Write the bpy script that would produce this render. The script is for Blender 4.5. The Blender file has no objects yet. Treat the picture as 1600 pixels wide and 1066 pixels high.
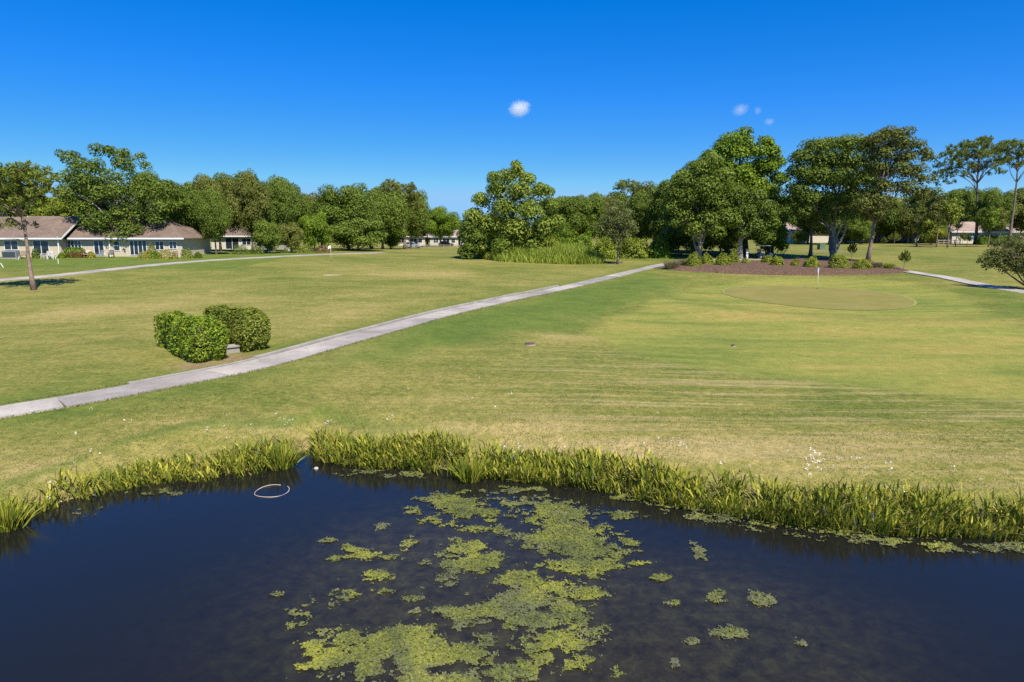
import bpy, bmesh, math, random
import numpy as np
from mathutils import Vector, Matrix

# ------------------------------------------------------------------ camera, sky, sun, exposure
SC = bpy.context.scene
COL = SC.collection
F = 1067.0                       # focal length in pixels of the 1600 px wide photograph
HOR = 356.0                      # eye level in that photograph
PITCH = math.atan((533 - HOR) / F)
CAMZ = 6.0
cd = bpy.data.cameras.new('camera'); cam = bpy.data.objects.new('camera', cd); COL.objects.link(cam)
cd.sensor_width = 36.0; cd.lens = 24.0; cd.clip_start = 0.1; cd.clip_end = 9000
cam.location = (0, 0, CAMZ); cam.rotation_euler = (math.pi / 2 - PITCH, 0, 0)
SC.camera = cam

SUN_EL = math.radians(52)
SH = Vector((-0.45, 0.89)).normalized()          # direction in which shadows fall on the ground
to_sun = Vector((-SH.x * math.cos(SUN_EL), -SH.y * math.cos(SUN_EL), math.sin(SUN_EL)))
w = bpy.data.worlds.new('World'); SC.world = w; w.use_nodes = True
nt = w.node_tree; nt.nodes.clear()
sky = nt.nodes.new('ShaderNodeTexSky'); sky.sky_type = 'NISHITA'; sky.sun_disc = False
sky.sun_elevation = SUN_EL; sky.sun_rotation = math.atan2(to_sun.x, to_sun.y)
sky.air_density = 1.0; sky.dust_density = 0.0; sky.ozone_density = 6.0; sky.altitude = 3000
hs = nt.nodes.new('ShaderNodeHueSaturation'); hs.inputs['Saturation'].default_value = 1.65
hs.inputs['Hue'].default_value = 0.5; hs.inputs['Value'].default_value = 1.0
bg = nt.nodes.new('ShaderNodeBackground'); bg.inputs['Strength'].default_value = 0.137
wo = nt.nodes.new('ShaderNodeOutputWorld')
gm = nt.nodes.new('ShaderNodeGamma'); gm.inputs['Gamma'].default_value = 0.66; nt.links.new(sky.outputs[0], gm.inputs['Color']); nt.links.new(gm.outputs[0], hs.inputs['Color']); cap = nt.nodes.new('ShaderNodeMix'); cap.data_type = 'RGBA'; cap.blend_type = 'DARKEN'; cap.inputs[0].default_value = 1      # clear summer blue down to the horizon, no white band
cap.inputs[7].default_value = (1.50, 3.02, 4.85, 1); tint = nt.nodes.new('ShaderNodeMix'); tint.data_type = 'RGBA'; tint.blend_type = 'MULTIPLY'; tint.inputs[0].default_value = 1; tint.inputs[7].default_value = (.9, 1.1, 1.55, 1)
nt.links.new(hs.outputs[0], tint.inputs[6]); nt.links.new(tint.outputs[2], cap.inputs[6]); nt.links.new(cap.outputs[2], bg.inputs['Color']); nt.links.new(bg.outputs[0], wo.inputs['Surface'])
sl = bpy.data.lights.new('sun', 'SUN'); sl.energy = 5.0; sl.angle = math.radians(0.53); sl.color = (1.0, 0.955, 0.88)
so = bpy.data.objects.new('sun', sl); COL.objects.link(so); so.location = (30, -40, 80)
so.rotation_euler = to_sun.to_track_quat('Z', 'Y').to_euler()
SC.view_settings.view_transform = 'Standard'; SC.view_settings.look = 'None'
SC.view_settings.exposure = 0.5; SC.view_settings.gamma = 1.0; SC.view_settings.use_curve_mapping = False
SC.render.engine = 'CYCLES'
SC.cycles.use_denoising = False
try: SC.cycles.denoiser = 'OPENIMAGEDENOISE'
except Exception: pass
SC.cycles.max_bounces = 8; SC.cycles.diffuse_bounces = 3; SC.cycles.glossy_bounces = 3
SC.cycles.transmission_bounces = 4; SC.cycles.volume_bounces = 6; SC.cycles.transparent_max_bounces = 6

# ------------------------------------------------------------------ helpers
R = random.Random(7)
NR = np.random.default_rng(11)
sp, cp = math.sin(PITCH), math.cos(PITCH)
def ray(px, py):                                  # world direction of a photograph pixel
    a, b = (px - 800) / F, (533 - py) / F
    return Vector((a, cp + b * sp, -sp + b * cp))
def at(px, py, Y):
    d = ray(px, py); return Vector((0, 0, CAMZ)) + d * (Y / d.y)
def atz(px, py, z):
    d = ray(px, py); return Vector((0, 0, CAMZ)) + d * ((z - CAMZ) / d.z)

def hash2(ix, iy, s):
    h = (ix.astype(np.int64) * 374761393 + iy.astype(np.int64) * 668265263 + s * 982451653) & 0x7fffffff
    h = ((h ^ (h >> 13)) * 1274126177) & 0x7fffffff
    return ((h ^ (h >> 16)) & 0xffff) / 65535.0
def vnoise(x, y, s=0):
    x = np.asarray(x, float); y = np.asarray(y, float)
    ix, iy = np.floor(x), np.floor(y); fx, fy = x - ix, y - iy
    fx = fx * fx * (3 - 2 * fx); fy = fy * fy * (3 - 2 * fy)
    a, b = hash2(ix, iy, s), hash2(ix + 1, iy, s); c, d = hash2(ix, iy + 1, s), hash2(ix + 1, iy + 1, s)
    return (a * (1 - fx) + b * fx) * (1 - fy) + (c * (1 - fx) + d * fx) * fy
def fbm(x, y, s=0, o=4, gain=.5):
    t = 0; a = .5; n = 0
    for k in range(o):
        t = t + a * vnoise(x * 2 ** k, y * 2 ** k, s + k); n += a; a *= gain
    return t / n

def tag(o, label=None, cat=None, group=None, kind=None):
    if label: o['label'] = label
    if cat: o['category'] = cat
    if group: o['group'] = group
    if kind: o['kind'] = kind
    return o
def empty(name, loc, rz=0, **k):
    o = bpy.data.objects.new(name, None); COL.objects.link(o); o.location = loc; o.rotation_euler = (0, 0, rz)
    o.empty_display_size = .2
    return tag(o, **k)
def link(name, me, mat=None, parent=None, loc=None, **k):
    o = bpy.data.objects.new(name, me); COL.objects.link(o)
    if mat is not None and not len(me.materials): me.materials.append(mat)
    if parent is not None: o.parent = parent
    if loc is not None: o.location = loc
    return tag(o, **k)
def np_mesh(name, V, Fq, attrs=None, smooth=False):
    """V (n,3), Fq (m,k) of one polygon size k; attrs: name -> per-face floats"""
    V = np.asarray(V, np.float32); Fq = np.asarray(Fq, np.int32); m, k = Fq.shape
    me = bpy.data.meshes.new(name)
    me.vertices.add(len(V)); me.vertices.foreach_set('co', V.ravel())
    me.loops.add(m * k); me.loops.foreach_set('vertex_index', Fq.ravel())
    me.polygons.add(m); me.polygons.foreach_set('loop_start', np.arange(0, m * k, k, dtype=np.int32))
    me.polygons.foreach_set('use_smooth', np.full(m, smooth, dtype=bool))
    for a, v in (attrs or {}).items():
        dom = 'FACE' if len(v) == m else 'POINT'
        at_ = me.attributes.new(a, 'FLOAT', dom); at_.data.foreach_set('value', np.asarray(v, np.float32))
    me.update(calc_edges=True)
    return me

class MB:                                          # small hand-built meshes
    def __init__(s): s.v = []; s.f = []
    def add(s, vs, fs):
        n = len(s.v); s.v += [tuple(v) for v in vs]; s.f += [tuple(i + n for i in f) for f in fs]; return s
    def box(s, x0, x1, y0, y1, z0, z1, M=None, bev=0):
        vs = [Vector((x, y, z)) for z in (z0, z1) for y in (y0, y1) for x in (x0, x1)]
        if M is not None: vs = [M @ v for v in vs]
        return s.add(vs, [(0, 2, 3, 1), (4, 5, 7, 6), (0, 1, 5, 4), (2, 6, 7, 3), (0, 4, 6, 2), (1, 3, 7, 5)])
    def tube(s, pts, rad, n=7, cap=True):
        pts = [Vector(p) for p in pts]
        if not hasattr(rad, '__len__'): rad = [rad] * len(pts)
        rings = []; a0 = None
        for i, p in enumerate(pts):
            t = (pts[min(i + 1, len(pts) - 1)] - pts[max(i - 1, 0)]).normalized()
            if a0 is None: a0 = t.orthogonal().normalized()
            a0 = (a0 - t * a0.dot(t)).normalized(); b = t.cross(a0)
            rings.append([p + (a0 * math.cos(2 * math.pi * k / n) + b * math.sin(2 * math.pi * k / n)) * rad[i] for k in range(n)])
        vs = [v for r in rings for v in r]; fs = []
        for i in range(len(pts) - 1):
            for k in range(n):
                fs.append((i * n + k, i * n + (k + 1) % n, (i + 1) * n + (k + 1) % n, (i + 1) * n + k))
        if cap: fs += [tuple(range(n))[::-1], tuple((len(pts) - 1) * n + k for k in range(n))]
        return s.add(vs, fs)
    def cyl(s, c, ax, r, h, n=14):
        c = Vector(c); ax = Vector(ax).normalized(); return s.tube([c - ax * h / 2, c + ax * h / 2], r, n)
    def prism(s, prof, y0, y1):                    # closed profile in x,z extruded along y
        n = len(prof); vs = [(x, y0, z) for x, z in prof] + [(x, y1, z) for x, z in prof]
        return s.add(vs, [tuple(range(n)), tuple(range(2 * n - 1, n - 1, -1))] + [(i, i + n, (i + 1) % n + n, (i + 1) % n) for i in range(n)])
    def mesh(s, name, bevel=0, smooth=False):
        me = bpy.data.meshes.new(name); me.from_pydata(s.v, [], s.f)
        bm = bmesh.new(); bm.from_mesh(me)
        bmesh.ops.recalc_face_normals(bm, faces=bm.faces)
        if bevel: bmesh.ops.bevel(bm, geom=list(bm.edges), offset=bevel, segments=2, affect='EDGES', profile=.6)
        bm.to_mesh(me); bm.free()
        if smooth: me.polygons.foreach_set('use_smooth', [True] * len(me.polygons))
        me.update(); return me
    def build(s, name, mat, parent=None, bevel=0, smooth=False, **k):
        return link(name, s.mesh(name, bevel, smooth), mat, parent, **k)

# ------------------------------------------------------------------ materials
def newmat(name):
    m = bpy.data.materials.new(name); m.use_nodes = True
    n = m.node_tree.nodes; p = n['Principled BSDF']; return m, m.node_tree, p
def N(nt, typ, **k):
    n = nt.nodes.new(typ)
    for a, v in k.items():
        if a in n.inputs: n.inputs[a].default_value = v
        else: setattr(n, a, v)
    return n
def noise(nt, scale, detail=4, rough=.55, vec=None, dist=0):
    n = N(nt, 'ShaderNodeTexNoise'); n.inputs['Scale'].default_value = scale; n.inputs['Detail'].default_value = detail
    n.inputs['Roughness'].default_value = rough; n.inputs['Distortion'].default_value = dist
    if vec is not None: nt.links.new(vec, n.inputs['Vector'])
    return n
def ramp(nt, fac, stops):
    r = N(nt, 'ShaderNodeValToRGB'); e = r.color_ramp.elements
    while len(e) < len(stops): e.new(.5)
    for i, (p, c) in enumerate(stops):
        e[i].position = p; e[i].color = (*c, 1) if len(c) == 3 else c
    nt.links.new(fac, r.inputs['Fac']); return r.outputs['Color']
def mixc(nt, fac, a, b, mode='MIX'):
    m = N(nt, 'ShaderNodeMix', data_type='RGBA', blend_type=mode)
    for s, v in ((m.inputs[0], fac), (m.inputs[6], a), (m.inputs[7], b)):
        if hasattr(v, 'is_output'): nt.links.new(v, s)
        elif isinstance(v, (int, float)): s.default_value = v
        else: s.default_value = (*v, 1)
    return m.outputs[2]
def math_(nt, op, a, b=None, clamp=False):
    m = N(nt, 'ShaderNodeMath', operation=op, use_clamp=clamp)
    for s, v in ((m.inputs[0], a), (m.inputs[1], b)):
        if v is None: continue
        if hasattr(v, 'is_output'): nt.links.new(v, s)
        else: s.default_value = v
    return m.outputs[0]
def bump(nt, p, h, strength=.4, dist=.02):
    b = N(nt, 'ShaderNodeBump'); b.inputs['Strength'].default_value = strength; b.inputs['Distance'].default_value = dist
    nt.links.new(h, b.inputs['Height']); nt.links.new(b.outputs[0], p.inputs['Normal'])
def plain(name, c, rough=.6, metal=0, var=.25, scale=3.0, bmp=0, spec=.4):
    m, t, p = newmat(name)
    tc = N(t, 'ShaderNodeTexCoord'); n = noise(t, scale, 5, .6, tc.outputs['Object'])
    c1 = tuple(x * (1 - var) for x in c); c2 = tuple(min(1, x * (1 + var)) for x in c)
    t.links.new(ramp(t, n.outputs['Fac'], [(.3, c1), (.7, c2)]), p.inputs['Base Color'])
    p.inputs['Roughness'].default_value = rough; p.inputs['Metallic'].default_value = metal
    p.inputs['Specular IOR Level'].default_value = spec
    if bmp: bump(t, p, noise(t, scale * 6, 4, .6, tc.outputs['Object']).outputs['Fac'], bmp, .02)
    return m
def leafmat(name, dark, mid, bright, transl=.25, rough=.5, nscale=.35):
    m, t, p = newmat(name)
    a = N(t, 'ShaderNodeAttribute', attribute_name='rnd')
    tc = N(t, 'ShaderNodeTexCoord'); n = noise(t, nscale, 3, .6, tc.outputs['Object'])
    oi = N(t, 'ShaderNodeObjectInfo')
    f = math_(t, 'ADD', math_(t, 'MULTIPLY', a.outputs['Fac'], .6), math_(t, 'MULTIPLY', n.outputs['Fac'], .5))
    f = math_(t, 'ADD', f, math_(t, 'MULTIPLY', math_(t, 'SUBTRACT', oi.outputs['Random'], .5), .14))
    c = ramp(t, f, [(.12, dark), (.52, mid), (.95, bright)])
    t.links.new(c, p.inputs['Base Color']); p.inputs['Roughness'].default_value = rough + .1
    p.inputs['Specular IOR Level'].default_value = .16
    tr = N(t, 'ShaderNodeBsdfTranslucent'); t.links.new(mixc(t, .35, c, (.16, .2, .02)), tr.inputs['Color'])
    ms = N(t, 'ShaderNodeMixShader'); ms.inputs[0].default_value = transl
    t.links.new(p.outputs[0], ms.inputs[1]); t.links.new(tr.outputs[0], ms.inputs[2])
    t.links.new(ms.outputs[0], t.nodes['Material Output'].inputs['Surface'])
    return m
M = {}
M['oak'] = leafmat('oak_leaves', (0.052, 0.085, 0.012), (0.124, 0.181, 0.021), (0.250, 0.292, 0.039))
M['oak2'] = leafmat('grey_green_oak_leaves', (0.062, 0.077, 0.014), (0.147, 0.166, 0.029), (0.266, 0.262, 0.050))
M['bright'] = leafmat('fresh_green_leaves', (0.057, 0.107, 0.009), (0.137, 0.220, 0.014), (0.273, 0.364, 0.029))
M['maple'] = leafmat('pale_backed_leaves', (0.062, 0.109, 0.013), (0.170, 0.234, 0.024), (0.405, 0.429, 0.073))
M['pine'] = leafmat('pine_needles', (0.058, 0.088, 0.011), (0.137, 0.177, 0.020), (0.248, 0.271, 0.034), .15)
M['cypress'] = leafmat('rusty_cypress_leaves', (0.055, 0.073, 0.018), (0.116, 0.137, 0.034), (0.187, 0.195, 0.053), .15)
M['crape'] = leafmat('bronze_leaves', (0.055, 0.063, 0.014), (0.120, 0.132, 0.029), (0.200, 0.207, 0.050), .2)
M['hedge'] = leafmat('hedge_leaves', (0.047, 0.090, 0.010), (0.137, 0.209, 0.016), (0.389, 0.448, 0.028), .2, .38, 1.6)
M['hedge2'] = leafmat('hedge_leaves_bronzed', (0.051, 0.076, 0.012), (0.144, 0.179, 0.022), (0.359, 0.373, 0.040), .2, .38, 1.3)
M['shrub'] = leafmat('golden_shrub_leaves', (0.067, 0.096, 0.011), (0.199, 0.244, 0.021), (0.385, 0.399, 0.040), .2)
M['croton'] = leafmat('yellow_croton_leaves', (.06, .09, .012), (.30, .27, .03), (.52, .42, .06), .2)
M['flowers'] = leafmat('red_flowering_leaves', (.04, .07, .015), (.16, .12, .03), (.42, .14, .06), .2)
M['tallgrass'] = leafmat('tall_grass_blades', (0.081, 0.129, 0.013), (0.233, 0.301, 0.034), (0.430, 0.466, 0.073), .25)
M['tangrass'] = leafmat('dry_tan_grass_blades', (.13, .10, .05), (.26, .21, .11), (.40, .33, .18), .25)
M['reed'] = leafmat('pickerelweed_leaves', (0.055, 0.091, 0.011), (0.210, 0.254, 0.026), (0.598, 0.526, 0.069), .25, .42, .9)
M['dryreed'] = leafmat('yellowing_reed_leaves', (.075, .055, .022), (.17, .15, .035), (.36, .29, .09), .25, .45, .9)
M['grassblade'] = leafmat('lawn_blades', (.08, .11, .025), (.17, .18, .05), (.31, .27, .11), .25)
M['bark'] = plain('grey_brown_bark', (.16, .125, .095), .9, var=.45, scale=2.5, bmp=.8)
M['oakbark'] = plain('pale_grey_oak_bark', (.27, .24, .20), .9, var=.45, scale=2.2, bmp=.8)
M['pinebark'] = plain('red_brown_pine_bark', (.24, .165, .12), .9, var=.45, scale=4, bmp=.9)
M['white'] = plain('white_painted_wood', (.78, .77, .74), .5, var=.06)
M['cream'] = plain('cream_stucco', (.54, .45, .31), .85, var=.08, bmp=.2)
M['cream2'] = plain('pale_stucco', (.56, .50, .40), .85, var=.08, bmp=.2)
M['glass'] = plain('dark_window_glass', (.022, .028, .032), .06, var=.3, spec=.6)
M['tealglass'] = plain('tinted_teal_glass', (.05, .12, .13), .1, var=.3, spec=.6)
M['metal'] = plain('grey_metal', (.30, .31, .31), .45, .3, var=.12)
M['dark'] = plain('black_plastic', (.02, .02, .022), .5, var=.2)
M['tyre'] = plain('black_rubber', (.022, .022, .022), .85, var=.2)
M['wicker'] = plain('weathered_brown_chair', (.22, .15, .10), .8, var=.3)
M['whitechair'] = plain('pale_resin_chair', (.55, .50, .44), .6, var=.1)
M['conc'] = plain('old_concrete', (.33, .295, .245), .9, var=.22, scale=1.5, bmp=.4)
M['terracotta'] = plain('terracotta_roof', (.40, .20, .12), .85, var=.3, bmp=.4)
M['wood'] = plain('weathered_wood', (.34, .28, .21), .85, var=.3)
M['rust'] = plain('rusty_iron', (.13, .075, .05), .85, var=.4, scale=8)
M['greenbox'] = plain('green_cabinet_paint', (.10, .17, .10), .55, var=.1)
M['blue'] = plain('blue_canvas', (.06, .22, .55), .8, var=.1)
M['flagwhite'] = plain('white_flag_cloth', (.80, .80, .80), .8, var=.04)
M['flagblue'] = plain('pale_blue_flag_cloth', (.28, .38, .72), .8, var=.08)
M['pole'] = plain('pale_yellow_flagstick', (.80, .74, .55), .45, var=.05)
M['silver'] = plain('silver_car_paint', (.50, .52, .55), .28, .5, var=.04)
M['cartblue'] = plain('dark_blue_cart_paint', (.04, .06, .10), .35, var=.08)
M['seat'] = plain('beige_vinyl', (.40, .34, .26), .6, var=.08)
M['hoop'] = plain('faded_pink_plastic_hoop', (.50, .39, .31), .5, var=.12)
M['stone'] = plain('pale_stone', (.45, .40, .34), .9, var=.25, scale=8)
M['petal'] = plain('white_petals', (.82, .80, .80), .7, var=.05)
M['violet'] = plain('violet_flower_spike', (.16, .14, .26), .8, var=.3)

def roofmat(name, c1, c2):
    m, t, p = newmat(name)
    tc = N(t, 'ShaderNodeTexCoord')
    b = N(t, 'ShaderNodeTexBrick'); b.inputs['Scale'].default_value = 1.0; b.offset = .5
    b.inputs['Brick Width'].default_value = .33; b.inputs['Row Height'].default_value = .16; b.inputs['Mortar Size'].default_value = .012
    b.inputs['Color1'].default_value = (*c1, 1); b.inputs['Color2'].default_value = (*c2, 1); b.inputs['Mortar'].default_value = (*[x * .6 for x in c1], 1)
    t.links.new(tc.outputs['Object'], b.inputs['Vector'])
    n = noise(t, .5, 5, .65, tc.outputs['Object'])
    t.links.new(mixc(t, .75, b.outputs['Color'], ramp(t, n.outputs['Fac'], [(.3, (.62, .60, .58)), (.7, (1.25, 1.22, 1.2))]), 'MULTIPLY'), p.inputs['Base Color'])
    p.inputs['Roughness'].default_value = .9; bump(t, p, b.outputs['Fac'], .5, .02)
    return m
M['roof'] = roofmat('brown_shingles', (.175, .120, .085), (.23, .165, .120))
M['roof2'] = roofmat('pinkish_shingles', (.36, .26, .20), (.42, .31, .25))

def concmat():
    m, t, p = newmat('cart_path_concrete')
    tc = N(t, 'ShaderNodeTexCoord'); o = tc.outputs['Object']
    n1 = noise(t, .55, 5, .6, o, .4); n2 = noise(t, 9, 5, .65, o); n3 = noise(t, 60, 3, .6, o)
    c = ramp(t, n1.outputs['Fac'], [(.28, (.25, .22, .185)), (.5, (.40, .35, .295)), (.72, (.54, .475, .40))])
    st = noise(t, .12, 3, .5, o)
    c = mixc(t, ramp(t, st.outputs['Fac'], [(.60, (0, 0, 0)), (.72, (.55, .55, .55))]), c, (.56, .42, .25))
    c = mixc(t, .5, c, ramp(t, n2.outputs['Fac'], [(.3, (.62, .62, .62)), (.7, (1.2, 1.2, 1.2))]), 'MULTIPLY')
    oi = N(t, 'ShaderNodeObjectInfo')
    c = mixc(t, 1, c, ramp(t, oi.outputs['Random'], [(0, (.66, .66, .67)), (1, (1.06, 1.05, 1.03))]), 'MULTIPLY')
    t.links.new(c, p.inputs['Base Color']); p.inputs['Roughness'].default_value = .9
    bump(t, p, n3.outputs['Fac'], .3, .01); return m
M['path'] = concmat()

def mulchmat():
    m, t, p = newmat('bark_mulch'); tc = N(t, 'ShaderNodeTexCoord'); o = tc.outputs['Object']
    v = N(t, 'ShaderNodeTexVoronoi'); v.inputs['Scale'].default_value = 9; t.links.new(o, v.inputs['Vector'])
    n = noise(t, 1.1, 5, .65, o)
    c = ramp(t, v.outputs['Color'], [(.1, (.044, .022, .010)), (.5, (.120, .063, .030)), (.9, (.22, .128, .066))])
    c = mixc(t, .6, c, ramp(t, n.outputs['Fac'], [(.3, (.65, .65, .65)), (.7, (1.25, 1.2, 1.15))]), 'MULTIPLY')
    t.links.new(c, p.inputs['Base Color']); p.inputs['Roughness'].default_value = .95
    bump(t, p, v.outputs['Distance'], 1, .06); return m
M['mulch'] = mulchmat()

def lawnmat(name, green=False):
    m, t, p = newmat(name); tc = N(t, 'ShaderNodeTexCoord'); o = tc.outputs['Object']
    mp = N(t, 'ShaderNodeMapping'); mp.inputs['Rotation'].default_value = (0, 0, math.radians(17)); mp.inputs['Scale'].default_value = (.14, .55, 1)
    t.links.new(o, mp.inputs['Vector'])
    mp2 = N(t, 'ShaderNodeMapping'); mp2.inputs['Rotation'].default_value = (0, 0, math.radians(17)); mp2.inputs['Scale'].default_value = (.5, 2.4, 1)
    t.links.new(o, mp2.inputs['Vector'])
    big = noise(t, .075, 5, .6, o, .6); mid = noise(t, .45, 5, .65, o, .3); fine = noise(t, 5.0, 5, .75, o); grain = noise(t, 34, 3, .7, o)
    streak = noise(t, 1.0, 5, .62, mp.outputs[0], .35); streak2 = noise(t, 1.0, 5, .65, mp2.outputs[0], .2)
    if green:
        c = ramp(t, mid.outputs['Fac'], [(.3, (.190, .172, .042)), (.7, (.250, .208, .060))])
        c = mixc(t, .35, c, ramp(t, fine.outputs['Fac'], [(.3, (.75, .78, .7)), (.7, (1.2, 1.17, 1.15))]), 'MULTIPLY')
    else:
        A = lambda s: N(t, 'ShaderNodeAttribute', attribute_name=s).outputs['Fac']
        # how dry the turf is: zone + patches + mower streaks
        f = math_(t, 'ADD', .275, math_(t, 'MULTIPLY', math_(t, 'SUBTRACT', big.outputs['Fac'], .5), .75))
        for n_, k in ((mid, .40), (streak, .42), (streak2, .30), (fine, .85)):
            f = math_(t, 'ADD', f, math_(t, 'MULTIPLY', math_(t, 'SUBTRACT', n_.outputs['Fac'], .5), k))
        f = math_(t, 'ADD', math_(t, 'ADD', f, .07), math_(t, 'MULTIPLY', math_(t, 'SUBTRACT', A('dry'), .35), .62))
        c = ramp(t, f, [(.02, (.068, .108, .014)), (.24, (.130, .152, .026)), (.44, (.222, .204, .048)), (.66, (.330, .262, .090)), (.92, (.44, .33, .150))])
        lush = ramp(t, mid.outputs['Fac'], [(.3, (.082, .128, .020)), (.7, (.140, .182, .030))])
        c = mixc(t, A('lush'), c, lush)
        ap = ramp(t, math_(t, 'ADD', math_(t, 'MULTIPLY', streak.outputs['Fac'], .6), math_(t, 'MULTIPLY', big.outputs['Fac'], .4)),
                  [(.36, (.135, .170, .032)), (.50, (.235, .235, .050)), (.64, (.34, .262, .072))])
        c = mixc(t, A('apron'), c, ap)
        mp3 = N(t, 'ShaderNodeMapping'); mp3.inputs['Rotation'].default_value = (0, 0, math.radians(20)); mp3.inputs['Scale'].default_value = (.16, 3.6, 1); t.links.new(o, mp3.inputs['Vector'])
        mow = noise(t, 1.0, 5, .6, mp3.outputs[0], .25)                         # clippings left in lines by the mower
        c = mixc(t, math_(t, 'MULTIPLY', A('mow'), ramp(t, mow.outputs['Fac'], [(.49, (0, 0, 0)), (.62, (.62, .62, .62))])), c, (.40, .30, .145))
        c = mixc(t, A('soil'), c, (.26, .17, .10))
        gr = ramp(t, grain.outputs['Fac'], [(.3, (.50, .52, .46)), (.7, (1.46, 1.44, 1.40))])
        c = mixc(t, .85, c, gr, 'MULTIPLY')
        c = mixc(t, .8, c, ramp(t, noise(t, 1.7, 4, .7, o).outputs['Fac'], [(.32, (.80, .84, .80)), (.68, (1.17, 1.14, 1.12))]), 'MULTIPLY')
        c = mixc(t, .65, c, ramp(t, fine.outputs['Fac'], [(.3, (.76, .80, .74)), (.7, (1.2, 1.17, 1.15))]), 'MULTIPLY')
    t.links.new(c, p.inputs['Base Color']); p.inputs['Roughness'].default_value = .95; p.inputs['Specular IOR Level'].default_value = .15
    h = math_(t, 'ADD', grain.outputs['Fac'], math_(t, 'MULTIPLY', fine.outputs['Fac'], 1.2))
    bump(t, p, h, .22 if green else .8, .03); return m
M['lawn'] = lawnmat('mown_lawn'); M['green'] = lawnmat('putting_green_turf', True)
M['collar'] = plain('green_collar_turf', (.24, .235, .052), .95, var=.2, scale=3)
M['sand'] = plain('bare_sand', (.48, .40, .24), .95, var=.15, scale=4, bmp=.3)

def watermat():
    m, t, p = newmat('dark_pond_water'); tc = N(t, 'ShaderNodeTexCoord'); o = tc.outputs['Object']
    n1 = noise(t, .16, 5, .6, o, .5); n2 = noise(t, 3.4, 6, .75, o, .25)
    a = N(t, 'ShaderNodeAttribute', attribute_name='murk').outputs['Fac']
    weed = ramp(t, n2.outputs['Fac'], [(.35, (.016, .0145, .010)), (.52, (.038, .031, .016)), (.70, (.060, .062, .020))])
    c = mixc(t, math_(t, 'MULTIPLY', a, ramp(t, n1.outputs['Fac'], [(.3, (.3, .3, .3)), (.65, (1, 1, 1))])), (.0105, .0102, .0088), weed)
    t.links.new(c, p.inputs['Base Color']); p.inputs['Roughness'].default_value = .035; p.inputs['IOR'].default_value = 1.333
    mp = N(t, 'ShaderNodeMapping'); mp.inputs['Scale'].default_value = (1, 3.2, 1); t.links.new(o, mp.inputs['Vector'])
    bump(t, p, noise(t, 4.0, 4, .6, mp.outputs[0], .3).outputs['Fac'], .06, .05); return m
M['water'] = watermat()
def algaemat():
    m, t, p = newmat('floating_algae'); tc = N(t, 'ShaderNodeTexCoord'); o = tc.outputs['Object']
    n1 = noise(t, .75, 4, .6, o, .5); n2 = noise(t, 16, 5, .7, o); n3 = noise(t, 70, 2, .6, o)
    f = math_(t, 'ADD', math_(t, 'MULTIPLY', n1.outputs['Fac'], .65), math_(t, 'MULTIPLY', n2.outputs['Fac'], .4))
    c = ramp(t, f, [(.36, (.040, .048, .014)), (.47, (.095, .108, .017)), (.57, (.180, .188, .017)), (.72, (.30, .285, .030))])
    a = N(t, 'ShaderNodeAttribute', attribute_name='pale').outputs['Fac']
    c = mixc(t, a, c, mixc(t, n2.outputs['Fac'], (.06, .065, .03), (.15, .15, .075)))
    c = mixc(t, ramp(t, n3.outputs['Fac'], [(.67, (0, 0, 0)), (.74, (.5, .5, .5))]), c, (.48, .47, .30))
    t.links.new(c, p.inputs['Base Color']); p.inputs['Roughness'].default_value = .75
    bump(t, p, n2.outputs['Fac'], .7, .02); return m
M['algae'] = algaemat()

# ------------------------------------------------------------------ the ground: heights
# water's edge (front of the reeds) in the photograph, on the water plane z = 0
SHORE = [atz(x, y, 0) for x, y in ((-420, 990), (-200, 900), (0, 832), (40, 808), (100, 792), (200, 764), (270, 755), (350, 751), (400, 742), (440, 726), (470, 711),
         (500, 722), (560, 733), (640, 734), (700, 748), (760, 750), (850, 757), (920, 765), (1000, 783), (1080, 798), (1150, 810), (1250, 826),
         (1350, 836), (1450, 841), (1530, 843), (1600, 850), (1760, 872), (2000, 905), (2400, 960))]
SX = np.array([-60, -30] + [p.x for p in SHORE] + [30, 60]); SY = np.array([2, 5] + [p.y for p in SHORE] + [5.5, 2])
def shore(x): return np.interp(x, SX, SY)
CP = []
def c_(px, py, z): p = atz(px, py, z); CP.append((p.x, p.y, z))
for a in ((0, 700, .55), (400, 660, .62), (800, 670, .58), (1200, 710, .5), (1600, 755, .45), (0, 645, .7), (120, 625, .74), (255, 600, .8), (440, 560, .9),
          (560, 527, .95), (760, 475, 1.0), (900, 445, 1.05), (1005, 420, 1.12), (250, 545, .86), (450, 500, 1.0), (53, 453, 1.02), (0, 560, .8), (600, 450, 1.2),
          (517, 408, 1.85), (600, 392, 1.9), (400, 420, 1.65), (640, 387, .45), (720, 388, .5), (0, 437, 1.3), (160, 423, 1.6), (330, 407, 1.9), (520, 397, 2.0),
          (0, 401, 2.25), (160, 400, 2.25), (325, 398, 2.25), (-120, 402, 2.25), (430, 391, 2.2), (1190, 404, 1.6), (1092, 401, 1.75), (1300, 403, 1.65),
          (1357, 412, 1.4), (1050, 421, 1.15), (1200, 429, 1.0), (1400, 425, 1.08), (1277, 452, .72), (1180, 458, .74), (1400, 462, .74), (1290, 486, .60),
          (1100, 510, .6), (1000, 545, .6), (1450, 520, .55), (1600, 520, .5), (1600, 620, .42), (1300, 610, .5), (1000, 610, .6), (800, 540, .75),
          (1600, 456, .9), (1500, 420, 1.5), (1450, 386, 2.3), (1590, 385, 2.3), (1300, 381, 2.3), (1250, 379, 2.3), (850, 412, 1.3), (940, 411, 1.3), (750, 405, 1.5),
          (800, 395, 1.5), (1000, 395, 1.7)): c_(*a)
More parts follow.
